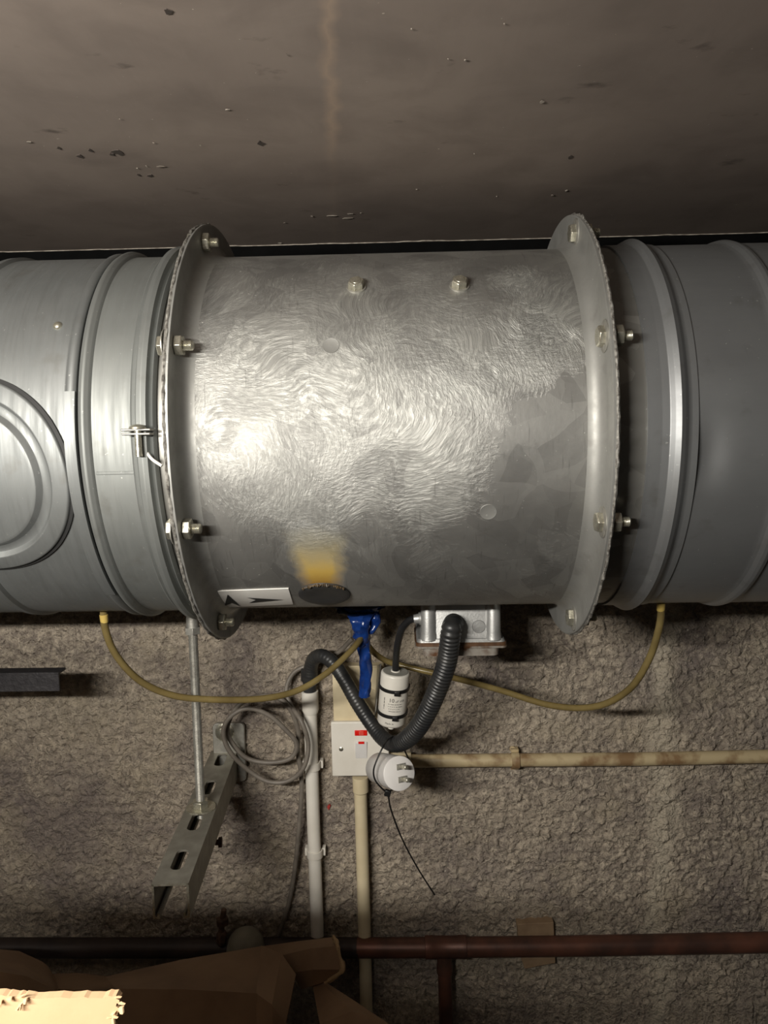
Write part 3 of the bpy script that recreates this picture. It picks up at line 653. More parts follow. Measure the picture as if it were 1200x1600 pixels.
# ================================================================== junction box, cable, capacitor, conduit
jb_y = 1.0
j0 = P(657, 1000, jb_y-0.045); j1 = P(784, 1000, jb_y-0.045); jc = (j0+j1)/2; jw = (j1-j0).length
top_z = P(720, 938, jb_y-0.045).z; bot_z = jc.z
jbx = thing('junction_box', (jc.x, jb_y, bot_z-0.03), 'cast grey aluminium terminal box with rust-stained lid, hung under the fan', 'box')
def rrect(cx, cy, wx, wy, r, z, k=5):
    out = []
    for (sx, sy, a0) in ((1, 1, 0), (-1, 1, PI/2), (-1, -1, PI), (1, -1, 1.5*PI)):
        for i in range(k+1):
            a = a0+i/k*PI/2; out.append(Vector((cx+sx*(wx/2-r)+r*math.cos(a), cy+sy*(wy/2-r)+r*math.sin(a), z)))
    return out
mb = MB(); H = -0.153-bot_z
mb.rings([rrect(jc.x, jb_y, jw*0.93, 0.082, 0.010, bot_z+H), rrect(jc.x, jb_y, jw*0.96, 0.086, 0.010, bot_z+0.006), rrect(jc.x, jb_y, jw, 0.092, 0.008, bot_z)])
for sx in (-1, 1):                                   # corner screw bosses as upright ribs
    q = Vector((jc.x+sx*jw*0.40, jb_y-0.042, bot_z)); mb.lathe(q, (0, 0, 1), [(0, 0.011), (0.01, 0.0095), (H-0.004, 0.0085), (H, 0.006)], 18)
obj('box_body', mb, M['alu'], jbx, bevel=0.0008)
mb = MB(); mb.rings([rrect(jc.x, jb_y, jw+0.006, 0.096, 0.007, bot_z+0.002), rrect(jc.x, jb_y, jw+0.010, 0.099, 0.007, bot_z-0.0020)]); obj('box_rim', mb, M['alu'], jbx)
mb = MB(); mb.rings([rrect(jc.x, jb_y, jw+0.012, 0.100, 0.007, bot_z-0.0021), rrect(jc.x, jb_y, jw+0.012, 0.100, 0.007, bot_z-0.0068)]); obj('gasket', mb, M['rustband'], jbx)
mb = MB(); mb.rings([rrect(jc.x, jb_y, jw+0.014, 0.101, 0.007, bot_z-0.0069), rrect(jc.x, jb_y, jw+0.013, 0.100, 0.007, bot_z-0.0095), rrect(jc.x, jb_y, jw*0.95, 0.090, 0.008, bot_z-0.0100), rrect(jc.x, jb_y, jw*0.93, 0.088, 0.008, bot_z-0.021)]); obj('lid', mb, M['alu_stain'], jbx)
pk = P(748, 979, jb_y-0.0435); mb = MB(); mb.lathe(pk, (0, -1, 0), [(0, 0.0085), (0.0012, 0.0078), (0.0014, 0.002)], 22); obj('knockout', mb, M['alu'], jbx)
g0 = P(655, 966, jb_y-0.03); mb = MB(); mb.lathe(g0+Vector((0.004, 0, 0)), (-1, 0, -0.08), [(0, 0.0085), (0.004, 0.0085), (0.0045, 0.0065), (0.011, 0.0055)], 14); obj('cable_gland', mb, M['alu'], jbx)

# capacitor: a round can hung by its cable
ct = P(618, 1049, 1.045); cb_ = P(611.5, 1129, 1.052); cax = (cb_-ct).normalized(); ch = (cb_-ct).length; cr = 0.0203
cap = thing('capacitor', cb_, 'white cylindrical motor capacitor with black ties round it, beside the wall plates', 'capacitor')
mb = MB(); mb.lathe(ct, cax, [(0.0, cr-0.0018), (0.0012, cr-0.0004), (0.003, cr), (ch*0.5, cr), (ch-0.004, cr), (ch-0.001, cr-0.0015), (ch, cr-0.004)], 48); obj('can', mb, M['capw'], cap, sharp=50)
mb = MB(); mb.lathe(ct-cax*0.0006, cax, [(0, cr-0.003), (0.001, cr-0.0024)], 40); obj('end_disc', mb, M['capgrey'], cap)
mb = MB(); mb.lathe(ct-cax*0.0022, cax, [(0, 0.0058), (0.0004, 0.0066), (0.003, 0.0068)], 20); obj('cable_collar', mb, M['capw'], cap)
mb = MB(); mb.lathe(cb_-cax*0.001, cax, [(0, 0.0046), (0.006, 0.0046), (0.0065, 0.0042), (0.0095, 0.0042)], 14); obj('fixing_stud', mb, M['capw'], cap)
vdir = (-ct).normalized(); vdir = (vdir-cax*vdir.dot(cax)).normalized(); sdir = cax.cross(vdir)
if sdir.dot(RT) < 0: sdir = -sdir
def capp(u, v, r):                     # u metres round the can (right positive), v metres down
    a = u/cr; return ct+cax*v+(vdir*math.cos(a)+sdir*math.sin(a))*r
def ring_tie(v, seed):
    mb = MB(); R = []
    n = 48
    for (dv, dr_) in ((-0.0023, 0.0001), (-0.0023, 0.0016), (0.0023, 0.0016), (0.0023, 0.0001)):
        R.append([capp(2*PI*j/n*cr, v+dv+0.0012*math.cos(2*PI*j/n), cr+dr_) for j in range(n)])
    mb.rings(R, True, False)
    mb.add(R[0]+R[3], [(j, (j+1) % n, (j+1) % n+n, j+n) for j in range(n)])
    return mb
for v in (0.27*ch, 0.75*ch):
    t = obj('strap', ring_tie(v, 1), M['tie'], cap)
    mb = MB(); q = capp(0.004, v+0.0025, cr+0.0025); Mz = Matrix((sdir, -vdir, -cax)).transposed()
    mb.box(q, (0.0075, 0.0045, 0.0062), Mz); obj('tie_head', mb, M['tie'], t, bevel=0.0007)
def text_on_can(txt, size, u, v, name='printed_text', vertical=False):
    cu = bpy.data.curves.new('t', 'FONT'); cu.body = txt; cu.size = size; cu.align_x = 'LEFT' if not vertical else 'CENTER'; cu.resolution_u = 2
    to = bpy.data.objects.new('t', cu); COL.objects.link(to)
    me = bpy.data.meshes.new_from_object(to.evaluated_get(bpy.context.evaluated_depsgraph_get()))
    mb = MB(); mb.add([capp(u+(p.co.x if not vertical else -p.co.y), v-(p.co.y if not vertical else p.co.x), cr+0.00025) for p in me.vertices], [tuple(f.vertices) for f in me.polygons])
    bpy.data.objects.remove(to); bpy.data.meshes.remove(me); bpy.data.curves.remove(cu)
    return mb
big = MB()
for txt, sz, u, v in (('10', 0.0080, -0.0060, 0.485*ch), ('\u00b5F \u00b15%', 0.0044, 0.0035, 0.480*ch), ('Made in', 0.0038, -0.0090, 0.915*ch)):
    q = text_on_can(txt, sz, u, v); big.add(q.v, q.f)
rnd = random.Random(2)
for v in (0.53*ch, 0.575*ch, 0.62*ch, 0.665*ch):            # lines of print too small to read
    u = -0.0065 + (0.001 if v > 0.6*ch else 0)
    end = 0.0135 if v < 0.6*ch else 0.0105
    while u < end:
        l = rnd.uniform(0.0005, 0.0011)
        big.add([capp(u, v-0.0009, cr+0.0002), capp(u+l, v-0.0009, cr+0.0002), capp(u+l, v+rnd.choice((0.0, -0.0003, 0.0004)), cr+0.0002), capp(u, v, cr+0.0002)], [(0, 1, 2, 3)])
        u += l+rnd.choice((0.0004, 0.0004, 0.0012))
u = 0.42*ch
while u < 0.64*ch:
    l = rnd.uniform(0.0006, 0.0013)
    big.add([capp(-0.0135, u, cr+0.0002), capp(-0.0122, u, cr+0.0002), capp(-0.0122, u+l, cr+0.0002), capp(-0.0135, u+l, cr+0.0002)], [(0, 1, 2, 3)]); u += l+rnd.choice((0.0004, 0.0014))
obj('printed_text', big, M['ink'], cap, smooth=False)

# black lead from the box to the capacitor
mb = MB(); mb.tube(spline([g0+Vector((-0.004, 0, -0.0005)), P(640, 969, 0.975), P(628, 983, 0.985), P(621, 1008, 1.01), P(618.5, 1032, 1.035), ct+cax*0.001], 0.004), 0.0047, 12)
tag(obj('black_cable', mb, M['cable_black']), 'short black cable curving from the terminal box down to the capacitor', 'cable')

# corrugated conduit in a V from the junction box to the white pipe
Z8 = lambda x, y, Y: P(440+x/3, 900+y/3, Y)
cpts = [Z8(806, 222, 0.957), Z8(802, 232, 0.935), Z8(794, 262, 0.925), Z8(775, 400, 0.94), Z8(735, 520, 0.955), Z8(682, 640, 0.975), Z8(620, 735, 1.0), Z8(545, 786, 1.03), Z8(480, 765, 1.055), Z8(418, 690, 1.075), Z8(350, 585, 1.085), Z8(290, 478, 1.095), Z8(238, 405, 1.105), Z8(190, 374, 1.115), Z8(152, 388, 1.125), Z8(136, 430, 1.132), Z8(134, 470, 1.134)]
sp = spline(cpts, 0.00105); rr = []
for i, p in enumerate(sp):
    f = i/len(sp); a = 0.0009 if f < 0.46 else max(0.00016, 0.0009-0.0074*(f-0.46))
    ph = (i % 5)
    base = 0.0120 if f < 0.45 else (0.0120-0.0016*min(1, (f-0.45)/0.2))
    rr.append(base+(a if ph in (1, 2) else (-a if ph == 4 else 0)))
tag(obj('flexible_conduit', (lambda b: b.tube(sp, rr, 22))(MB()), M['conduit'], sharp=80), 'black corrugated flexible conduit hanging in a V below the fan', 'conduit')

# ================================================================== wall plates
PF = 1.128
a0 = P(518, 1128, PF); a1 = P(608, 1128, PF); a2 = P(518, 1213, PF)
sw_c = (a1+a2)/2; sw = a1.x-a0.x; shh = a0.z-a2.z
swt = thing('isolator_switch', (sw_c.x, WALL_Y-0.005, sw_c.z), 'off-white square switch plate with a red indicator and rocker, lower plate on the wall', 'switch')
mb = MB(); mb.box((sw_c.x, PF+0.004, sw_c.z), (sw, 0.008, shh)); obj('face_plate', mb, M['white'], swt, bevel=0.0018)
mb = MB(); mb.box((sw_c.x, PF+0.021, sw_c.z), (sw-0.004, 0.026, shh-0.004)); obj('back_box', mb, M['white'], swt, bevel=0.001)
q = P(564, 1145, PF); mb = MB(); mb.box(q, (0.019, 0.003, 0.0085)); rl = obj('red_indicator', mb, M['red'], swt, bevel=0.0006); rl['label'] = 'red indicator lens'
mb = MB()
for dz in (-0.0022, 0, 0.0022): mb.box(q+Vector((0.001, -0.0016, dz)), (0.006, 0.0006, 0.0008))
mb.box(q+Vector((-0.0024, -0.0016, 0)), (0.0008, 0.0006, 0.0050))
obj('moulded_mark', mb, plain('pale_red', (0.85, 0.22, 0.16), None, 0.4), rl)
q = P(564.5, 1172, PF); mb = MB(); mb.box(q+Vector((0, 0.0005, 0)), (0.0185, 0.004, 0.0275), Matrix.Rotation(math.radians(6), 3, 'X')); rk = obj('rocker', mb, M['plug'], swt, bevel=0.0012)
q = P(564.5, 1160.5, PF-0.0028); mb = MB(); mb.box(q, (0.0088, 0.0022, 0.0032)); obj('red_mark', mb, M['red'], rk)
q = P(533, 1170.5, PF); mb = MB(); mb.lathe(q+Vector((0, 0.001, 0)), (0, -1, 0), [(0, 0.0036), (0.0014, 0.0034), (0.002, 0.0022), (0.0022, 0.0004)], 16); obj('plate_screw', mb, M['zinc'], swt)

PB = 1.136
b0 = P(520, 1042, PB); b1 = P(602, 1042, PB); b2 = P(520, 1126.5, PB); bc = (b1+b2)/2
bx = thing('pattress_box', (bc.x, WALL_Y-0.005, bc.z), 'yellowed cream wall box with a round knockout, above the switch plate', 'box')
mb = MB(); mb.box((bc.x, PB+0.003, bc.z), (b1.x-b0.x, 0.006, b0.z-b2.z)); obj('front_plate', mb, M['cream'], bx, bevel=0.0012)
mb = MB(); mb.box((bc.x, PB+0.018, bc.z), (b1.x-b0.x-0.003, 0.024, b0.z-b2.z-0.003)); obj('back_box', mb, M['cream'], bx, bevel=0.001)
for (px, py, r_) in ((570, 1098, 0.025),):
    q = P(px, py, PB); mb = MB(); mb.lathe(q+Vector((0, 0.001, 0)), (0, -1, 0), [(0, r_), (0.0022, r_-0.0006), (0.0024, r_-0.002), (0.0016, r_-0.003), (0.0016, 0.002)], 40); obj('knockout', mb, M['cream'], bx, sharp=50)
mb = MB(); mb.box((bc.x, PB-0.002, b0.z+0.001), (b1.x-b0.x-0.006, 0.004, 0.0025)); obj('lip', mb, M['cream'], bx, bevel=0.0005)
# metal plate standing edge-on that carries the capacitor
k0, k1, k2, k3 = P(594, 1037, 1.092), P(585, 1120, 1.098), P(584.5, 1121, 1.132), P(589.5, 1040, 1.132)
mb = MB(); mb.slab([k0, k1, k2, k3], (0.0018, 0, 0))
tag(obj('mounting_plate', mb, M['zinc_dull'], bevel=0.0003), 'thin metal plate standing edge-on from the wall box beside the capacitor', 'bracket')

# ---- plug hanging in a tie
pf = P(624, 1208.5, 0.985); pb = P(592, 1200, 1.052); pax = (pf-pb).normalized(); pl_ = (pf-pb).length
plg = thing('plug', pb, 'round white two-pin plug hung in a black cable tie under the conduit', 'plug')
mb = MB(); mb.lathe(pb, pax, [(0, 0.0150), (0.001, 0.0190), (0.004, 0.0215), (pl_*0.55, 0.0222), (pl_-0.003, 0.0222), (pl_-0.0028, 0.0212), (pl_-0.0022, 0.0212), (pl_-0.0020, 0.0224), (pl_-0.0006, 0.0224), (pl_, 0.0215)], 48); obj('plug_body', mb, M['plug'], plg, sharp=40)
pr_ = pax.cross(Vector((0, 0, 1))).normalized()
if pr_.dot(RT) < 0: pr_ = -pr_
pu_ = pr_.cross(pax)
if pu_.z < 0: pu_ = -pu_
for s_ in (1, -1):
    q = pf+pu_*0.0082*s_+pr_*0.0048
    mb = MB(); Mp = Matrix((pr_, pax, pu_)).transposed()
    mb.box(q+pax*0.008, (0.0060, 0.018, 0.0052), Mp)
    pn = obj('pin', mb, M['zinc'], plg, bevel=0.0012); pn['label'] = 'flat metal pin'
    mb = MB(); mb.box(q+pax*0.0003-pr_*0.001, (0.0135, 0.0012, 0.0078), Mp); obj('pin_seat', mb, M['zinc_dull'], pn, bevel=0.0004)
# cable tie looped round conduit and plug, tail hanging
lp = [Z8(520, 752, 1.03), Z8(497, 768, 1.018), Z8(478, 796, 0.995), Z8(452, 850, 0.988), Z8(432, 905, 0.985), Z8(436, 950, 0.99), Z8(460, 985, 0.995), Z8(490, 1010, 1.005), Z8(515, 1004, 1.03), Z8(560, 985, 1.068), Z8(600, 940, 1.085), Z8(602, 880, 1.085), Z8(580, 825, 1.07), Z8(555, 780, 1.055), Z8(520, 752, 1.03)]
tie = thing('cable_tie', Z8(495, 1015, 1.005), 'thin black cable tie round the conduit and plug, with a long tail', 'cable tie')
mb = MB(); mb.tube(spline(lp, 0.003), 0.0012, 8); obj('loop', mb, M['tie'], tie)
mb = MB(); mb.box(Z8(497, 1017, 1.003), (0.0085, 0.006, 0.0085), Matrix.Rotation(0.3, 3, 'Y')); obj('tie_head', mb, M['tie'], tie, bevel=0.001)
mb = MB(); mb.tube(spline([Z8(500, 1024, 1.003), P(611, 1265, 1.02), P(628, 1310, 1.05), P(653, 1357, 1.08), P(679, 1398, 1.10)], 0.004), 0.0012, 8); obj('tail', mb, M['tie'], tie)

# ================================================================== conduits on the wall
CY = 1.143
def pipe_px(pts, r, name, mat, label, cat, Y=CY, coupler=None, n=20):
    t = thing(name, P(*pts[-1], Y), label, cat)
    mb = MB(); mb.tube([P(x, y, Y) for x, y in pts], r, n); obj('pipe', mb, mat, t, sharp=50); return t
wp = pipe_px([(484.5, 1100), (489, 1260), (496, 1462)], 0.0102, 'conduit_pipe', M['white'], 'white plastic conduit standing on the wall, left of the switch', 'pipe')
mb = MB(); mb.lathe(P(484, 1079, CY), P(485.5, 1117, CY)-P(484, 1079, CY), [(0, 0.0100), (0.0006, 0.0130), (0.030, 0.0128), (0.036, 0.0108), (0.0365, 0.0100)], 24); obj('coupler', mb, M['white'], wp)
mb = MB(); mb.lathe(P(484.2, 1084, CY-0.002), Vector((0, 0, 1)), [(0, 0.0098), (0.018, 0.0102), (0.022, 0.0128), (0.038, 0.0132), (0.040, 0.0118)], 20)
obj('black_adaptor', mb, M['rubber'], wp)
def saddle(parent, px, py, horizontal, mat, r=0.0102):
    c = P(px, py, CY); mb = MB()
    pr = [(-0.006, r+0.0003), (-0.006, r+0.0022), (0.006, r+0.0022), (0.006, r+0.0003)]
    ax = Vector((1, 0, 0)) if horizontal else Vector((0, 0, 1)); sdv = Vector((0, 0, 1)) if horizontal else Vector((1, 0, 0))
    R = []; n = 14
    for k in range(n+1):
        a = -0.35+k/n*(PI+0.70); d = -Vector((0, 1, 0))*math.sin(a)+sdv*math.cos(a)
        R.append([c+ax*x+d*r_ for x, r_ in pr])
    mb.rings(R)
    for s_ in (1, -1): mb.box(c+sdv*s_*(r+0.0035)+Vector((0, 0.009, 0)), (0.012 if horizontal else 0.005, 0.012, 0.005 if horizontal else 0.012))
    return obj('saddle_clip', mb, mat, parent, bevel=0.0004)
saddle(wp, 488, 1196, False, M['white']); saddle(wp, 492, 1333, False, M['white'])
cp = pipe_px([(562.5, 1214), (566, 1330), (570, 1470), (574, 1640)], 0.0100, 'conduit_pipe', M['cream'], 'cream conduit dropping straight down from the switch plate', 'pipe')
mb = MB(); mb.lathe(P(563, 1213, CY), P(563.7, 1240, CY)-P(563, 1213, CY), [(0, 0.0100), (0.0005, 0.0124), (0.024, 0.0122), (0.026, 0.0102)], 24); obj('coupler', mb, M['cream'], cp)
hp = pipe_px([(600, 1189), (700, 1188.5), (1000, 1186), (1240, 1181)], 0.0102, 'conduit_pipe', M['cream_dark'], 'brown-stained cream conduit running level to the right from the switch', 'pipe')
mb = MB(); q = P(608, 1188.5, CY); mb.cyl(q, q+Vector((0.034, 0, 0)), 0.0124, n=22); obj('coupler', mb, M['cream'], hp)
saddle(hp, 805, 1188, True, M['cream_dark']); 
q = P(801, 1170, CY+0.012); mb = MB(); mb.lathe(q, (0, -1, 0), [(0, 0.005), (0.003, 0.0046), (0.004, 0.001)], 12); obj('clip_screw', mb, M['cream_dark'], hp)

# copper pipework along the bottom
KY = 1.132
kp = thing('copper_pipe', P(692, 1600, KY), 'dirty copper pipe running along the foot of the wall with a tee', 'pipe')
mb = MB(); mb.tube([P(-160, 1481, KY), P(300, 1481, KY), P(560, 1481, KY)], 0.0150, 22); obj('pipe', mb, M['copper_dark'], kp)  # left length in a darker copper than the right
mb = MB(); mb.tube([P(558, 1481, KY), P(670, 1480.5, KY), P(900, 1478, KY), P(1320, 1470, KY)], 0.0150, 22); obj('pipe', mb, M['copper'], kp)
mb = MB(); a_ = P(664, 1480, KY); b_ = P(729, 1479.5, KY); mb.lathe(a_, b_-a_, [(0, 0.0152), (0.0005, 0.0168), (0.012, 0.0170), (0.014, 0.0162), ((b_-a_).length-0.014, 0.0162), ((b_-a_).length-0.012, 0.0170), ((b_-a_).length-0.0005, 0.0168), ((b_-a_).length, 0.0152)], 24)
t_ = P(694, 1480, KY); mb.lathe(t_, (0.01, 0, -1), [(0, 0.0118), (0.028, 0.0118), (0.030, 0.0126), (0.042, 0.0126), (0.043, 0.011)], 22); obj('tee', mb, M['copper'], kp)
mb = MB(); mb.tube([t_+Vector((0, 0, -0.03)), P(698, 1640, KY)], 0.0108, 20); obj('drop_pipe', mb, M['copper'], kp)
# wood packer
mb = MB(); a_ = P(808, 1444, WALL_Y-0.018); b_ = P(868, 1511, WALL_Y-0.018); c_ = (a_+b_)/2
zt = a_.z; zb = b_.z
mb.slab([(a_.x, WALL_Y-0.017, zt-0.001), (b_.x-0.003, WALL_Y-0.017, zt+0.002), (b_.x, WALL_Y-0.017, zb+0.006), (b_.x-0.03, WALL_Y-0.017, zb), (a_.x+0.012, WALL_Y-0.017, zb-0.004), (a_.x+0.004, WALL_Y-0.017, zb+0.022)], (0, 0.02, 0))
wb = tag(obj('wood_packer', mb, M['wood'], bevel=0.0008, smooth=False), 'small rough wooden block on the wall behind the copper pipe', 'block')
# rusty stud and grey cap behind the cardboard
q = P(347, 1441, 1.12); st_ = thing('rusted_stud', P(345, 1470, 1.12), 'small rusty threaded stud with a nut, below the channel bracket', 'bolt')
mb = MB(); mb.cyl(P(350, 1421, 1.12), P(343, 1474, 1.12), 0.0042, 0.0048, 12); obj('stud', mb, M['rust'], st_)
mb = MB(); mb.lathe(q+Vector((0.001, 0, -0.004)), Vector((-0.1, 0, 1)), [(0, 0.0095), (0.003, 0.0105), (0.010, 0.0100), (0.012, 0.008)], 6); obj('nut', mb, M['rust'], st_, bevel=0.001)
mb = MB(); mb.lathe(P(347, 1455, 1.12), Vector((-0.1, 0, -1)), [(0, 0.006), (0.004, 0.0085), (0.018, 0.008), (0.022, 0.006)], 10); obj('sleeve', mb, M['rust'], st_)
mb = MB(); q = P(384, 1482, 1.11)
mb.lathe(q, (0.05, 0.0, 1), [(-0.03, 0.030), (0.0, 0.0295), (0.014, 0.0265), (0.024, 0.020), (0.030, 0.010), (0.0315, 0.002)], 30)
tag(obj('pipe_cap', mb, M['olive']), 'rounded grey pipe cap rising behind the old cardboard', 'cap')

# ================================================================== channel bracket and hanging rod
ZB = P(350, 1172, WALL_Y).z
bb = P(351, 1172, 1.16); be = P(265.5, 1381, 0.80); be = Vector((be.x, be.y, be.z))
ax = (be-bb); BL = ax.length; ax.normalize(); sx_ = Vector((1, 0, 0)); sx_ = (sx_-ax*sx_.dot(ax)).normalized(); uz = sx_.cross(ax); 
if uz.z < 0: uz = -uz
def bp(t, s_, h): return bb+ax*t+sx_*s_+uz*h
W2, HT, TK = 0.0205, 0.041, 0.0025
brk = thing('channel_bracket', bp(BL*0.5, 0, -HT), 'slotted steel channel arm jutting from the wall on a base plate', 'bracket')
mb = MB()
# slots found along the arm
def tpar(px, py):
    d = ray(px, py); nrm = uz; t = bb.dot(nrm)/d.dot(nrm); return (d*t-bb).dot(ax)
slots = [tpar(348, 1187), tpar(330, 1230), tpar(305.5, 1284), tpar(278.5, 1343)]
edges = [0.0]+[(a+b)/2 for a, b in zip(slots, slots[1:])]+[BL]
def slot_cell(t0, t1, tc):
    n = 32; SL = 0.0215; SR = 0.0076
    ring = []; rect = []
    for k in range(n):
        a = 2*PI*k/n; c, s_ = math.cos(a), math.sin(a)
        ox = SL-SR if c > 1e-6 else (-(SL-SR) if c < -1e-6 else 0)
        ring.append((tc+ox+SR*c, SR*s_))
        # boundary point of the cell at the same bearing
        m = max(abs(c), abs(s_)); u, v = c/m, s_/m
        rect.append(((tc+(t1-tc)*u) if u > 0 else (tc+(tc-t0)*u), W2*v))
    for h, flip in ((0, 0), (-TK, 1)):
        vs = [bp(t, s_, h) for t, s_ in ring]+[bp(t, s_, h) for t, s_ in rect]
        mb.add(vs, [(k, (k+1) % n, n+(k+1) % n, n+k) for k in range(n)])
    vs = [bp(t, s_, 0) for t, s_ in ring]+[bp(t, s_, -TK) for t, s_ in ring]
    mb.add(vs, [(k, (k+1) % n, n+(k+1) % n, n+k) for k in range(n)])
for i, tc in enumerate(slots): slot_cell(edges[i], edges[i+1], tc)
mb.add([bp(BL, -W2, 0), bp(BL, W2, 0), bp(BL, W2, -TK), bp(BL, -W2, -TK)], [(0, 1, 2, 3)])
for s_ in (-1, 1):
    vs = []
    for t in (0.0, BL):
        for (x, h) in ((W2, 0), (W2, -HT), (W2-0.0075, -HT), (W2-0.0075, -HT+0.006), (W2-0.0075+TK, -HT+0.006), (W2-0.0075+TK, -HT+TK), (W2-TK, -HT+TK), (W2-TK, -TK*0.0)):
            vs.append(bp(t, s_*x, h))
    mb.add(vs, [(i, (i+1) % 8, (i+1) % 8+8, i+8) for i in range(7)]+[tuple(range(8)), tuple(range(15, 7, -1))])
cho = obj('channel', mb, M['strut'], brk, smooth=False); cho.data.materials.append(M['zinc'])
for pl in cho.data.polygons:
    if all(((cho.matrix_basis @ cho.data.vertices[i].co)-bb).dot(ax) > BL-0.0005 for i in pl.vertices): pl.material_index = 1
pa = P(332, 1130, WALL_Y-0.014); pb_ = P(383, 1166, WALL_Y-0.014)
mb = MB(); zc_ = (pa.z+(bb.z-HT-0.02))/2
bpw = pb_.x-pa.x; px_ = (pa.x+pb_.x)/2
R = []
for y in (WALL_Y-0.016, WALL_Y-0.009):
    row = []
    for q in rrect(px_, 0, bpw, pa.z-(bb.z-HT-0.006), 0.007, 0): row.append(Vector((q.x, y, (pa.z+(bb.z-HT-0.006))/2+q.y)))
    R.append(row)
mb.rings(R); obj('base_plate', mb, M['zinc_dull'], brk, bevel=0.0008)
q = P(351, 1144, WALL_Y-0.016); mb = MB(); mb.lathe(q+Vector((0, 0.001, 0)), (0, -1, 0), [(0, 0.0150), (0.002, 0.0148), (0.0024, 0.0125), (0.0034, 0.0110), (0.0075, 0.0095), (0.009, 0.006), (0.0094, 0.001)], 28); obj('anchor_bolt', mb, M['zinc'], brk)
# small bolt under the arm
mb = MB(); q = P(341, 1316, 0.99); mb.lathe(q, (1, 0.1, 0), [(-0.004, 0.004), (0.0, 0.004), (0.0005, 0.007), (0.005, 0.007)], 6); obj('side_bolt', mb, M['rust'], brk)

rt_ = tpar(314, 1263); rb_ = bp(rt_, 0.0, 0); rx = PZ(314, 1263, rb_.z)
rodx = (rx-bb).dot(sx_); rb_ = bp(rt_, max(-0.012, min(0.012, rodx)), 0)
rod = thing('threaded_rod', rb_-Vector((0, 0, 0.01)), 'long threaded steel rod rising from the channel bracket to the duct', 'rod')
zt = ZC-math.sqrt(max(0, 0.2015**2-(rb_.y-YC)**2))-0.003
mb = MB(); pr = [(0, 0.0059)]; L_ = zt-rb_.z+0.012; n = int(L_/0.0016)
for i in range(n): pr += [(i*0.0016, 0.0061), (i*0.0016+0.0008, 0.0055)]
mb.lathe(rb_-Vector((0, 0, 0.012)), (0, 0, 1), pr, 12); obj('rod', mb, M['zinc_dull'], rod, sharp=20)
mb = MB(); mb.lathe(rb_, uz, [(0.0002, 0.0195), (0.0022, 0.0193)], 26); obj('washer', mb, M['zinc'], rod)
mb = MB(); mb.lathe(rb_+uz*0.0022, uz, [(0, 0.0110), (0.0085, 0.0110), (0.0095, 0.0098)], 6); obj('nut', mb, M['zinc'], rod, bevel=0.0005)
mb = MB(); mb.lathe((rb_.x, rb_.y, P(298, 990, rb_.y).z), (0, 0, 1), [(0, 0.0105), (0.009, 0.0105)], 6); mb.lathe((rb_.x, rb_.y, P(298, 990, rb_.y).z+0.008), (0, 0, 1), [(0, 0.0082), (zt-P(298, 990, rb_.y).z-0.0085, 0.0062)], 14); obj('coupling_nut', mb, M['zinc_dull'], rod, bevel=0.0004)

# black bar from the left
c0_ = P(91, 1051, 0.975); c1_ = P(91, 1080, 0.975); h_ = c0_.z-c1_.z
mb = MB(); xl = P(-360, 1058, 0.975).x
for (z0, z1, y0, y1) in ((c1_.z, c0_.z, 0.975, 0.978), (c0_.z-0.003, c0_.z, 0.978, 0.998)):
    mb.box(((xl+c0_.x)/2, (y0+y1)/2, (z0+z1)/2), (c0_.x-xl, y1-y0, z1-z0))
bar = tag(obj('steel_angle', mb, M['black_steel'], smooth=False, bevel=0.0005), 'black textured steel angle bar reaching in from the left edge', 'bar')

# ================================================================== tubes, cable, blue wrap
def tubing(pts, label, nip):
    t = thing('drain_tube', pts[0], label, 'tube')
    mb = MB(); mb.tube(spline(pts, 0.005), 0.0043, 14); obj('tube', mb, M['tube'], t, sharp=60)
    a = Vector(nip); mb = MB(); mb.lathe(a, (pts[1]-pts[0]).normalized(), [(-0.012, 0.0036), (0.0, 0.0040), (0.0004, 0.0049), (0.008, 0.0047), (0.0095, 0.0044)], 14)
    o = obj('tube_end', mb, plain('yellow_tube_end', (0.62, 0.46, 0.14), (0.50, 0.36, 0.10), 0.35), t); return t
n1 = P(162, 960, 0.872)
tubing([n1+Vector((0, 0, 0.004)), P(165, 985, 0.874), P(181, 1023, 0.885), P(215, 1061, 0.905), P(258, 1083, 0.925), P(310, 1092, 0.94), P(400, 1092.5, 0.96), P(462, 1080, 0.985), P(510, 1052, 1.0), P(553, 1012, 1.02), P(566, 990, 1.04), P(570, 965, 1.05)],
       'yellowed clear tube sagging from the left duct across the rod to the blue wrap', n1)
n2 = P(1033, 942, 0.872)
tubing([n2+Vector((0, 0, 0.004)), P(1031, 975, 0.875), P(1014, 1030, 0.89), P(982, 1078, 0.92), P(930, 1104, 0.955), P(860, 1102, 0.99), P(780, 1078, 1.03), P(700, 1057, 1.07), P(640, 1043, 1.09), P(600, 1031, 1.095), P(575, 1008, 1.09), P(566, 975, 1.08)],
       'yellowed clear tube sagging from the right duct to the blue wrap', n2)
Z1 = lambda x, y, Y=1.118: P(200+x/3.138, 950+y/3.138, Y)
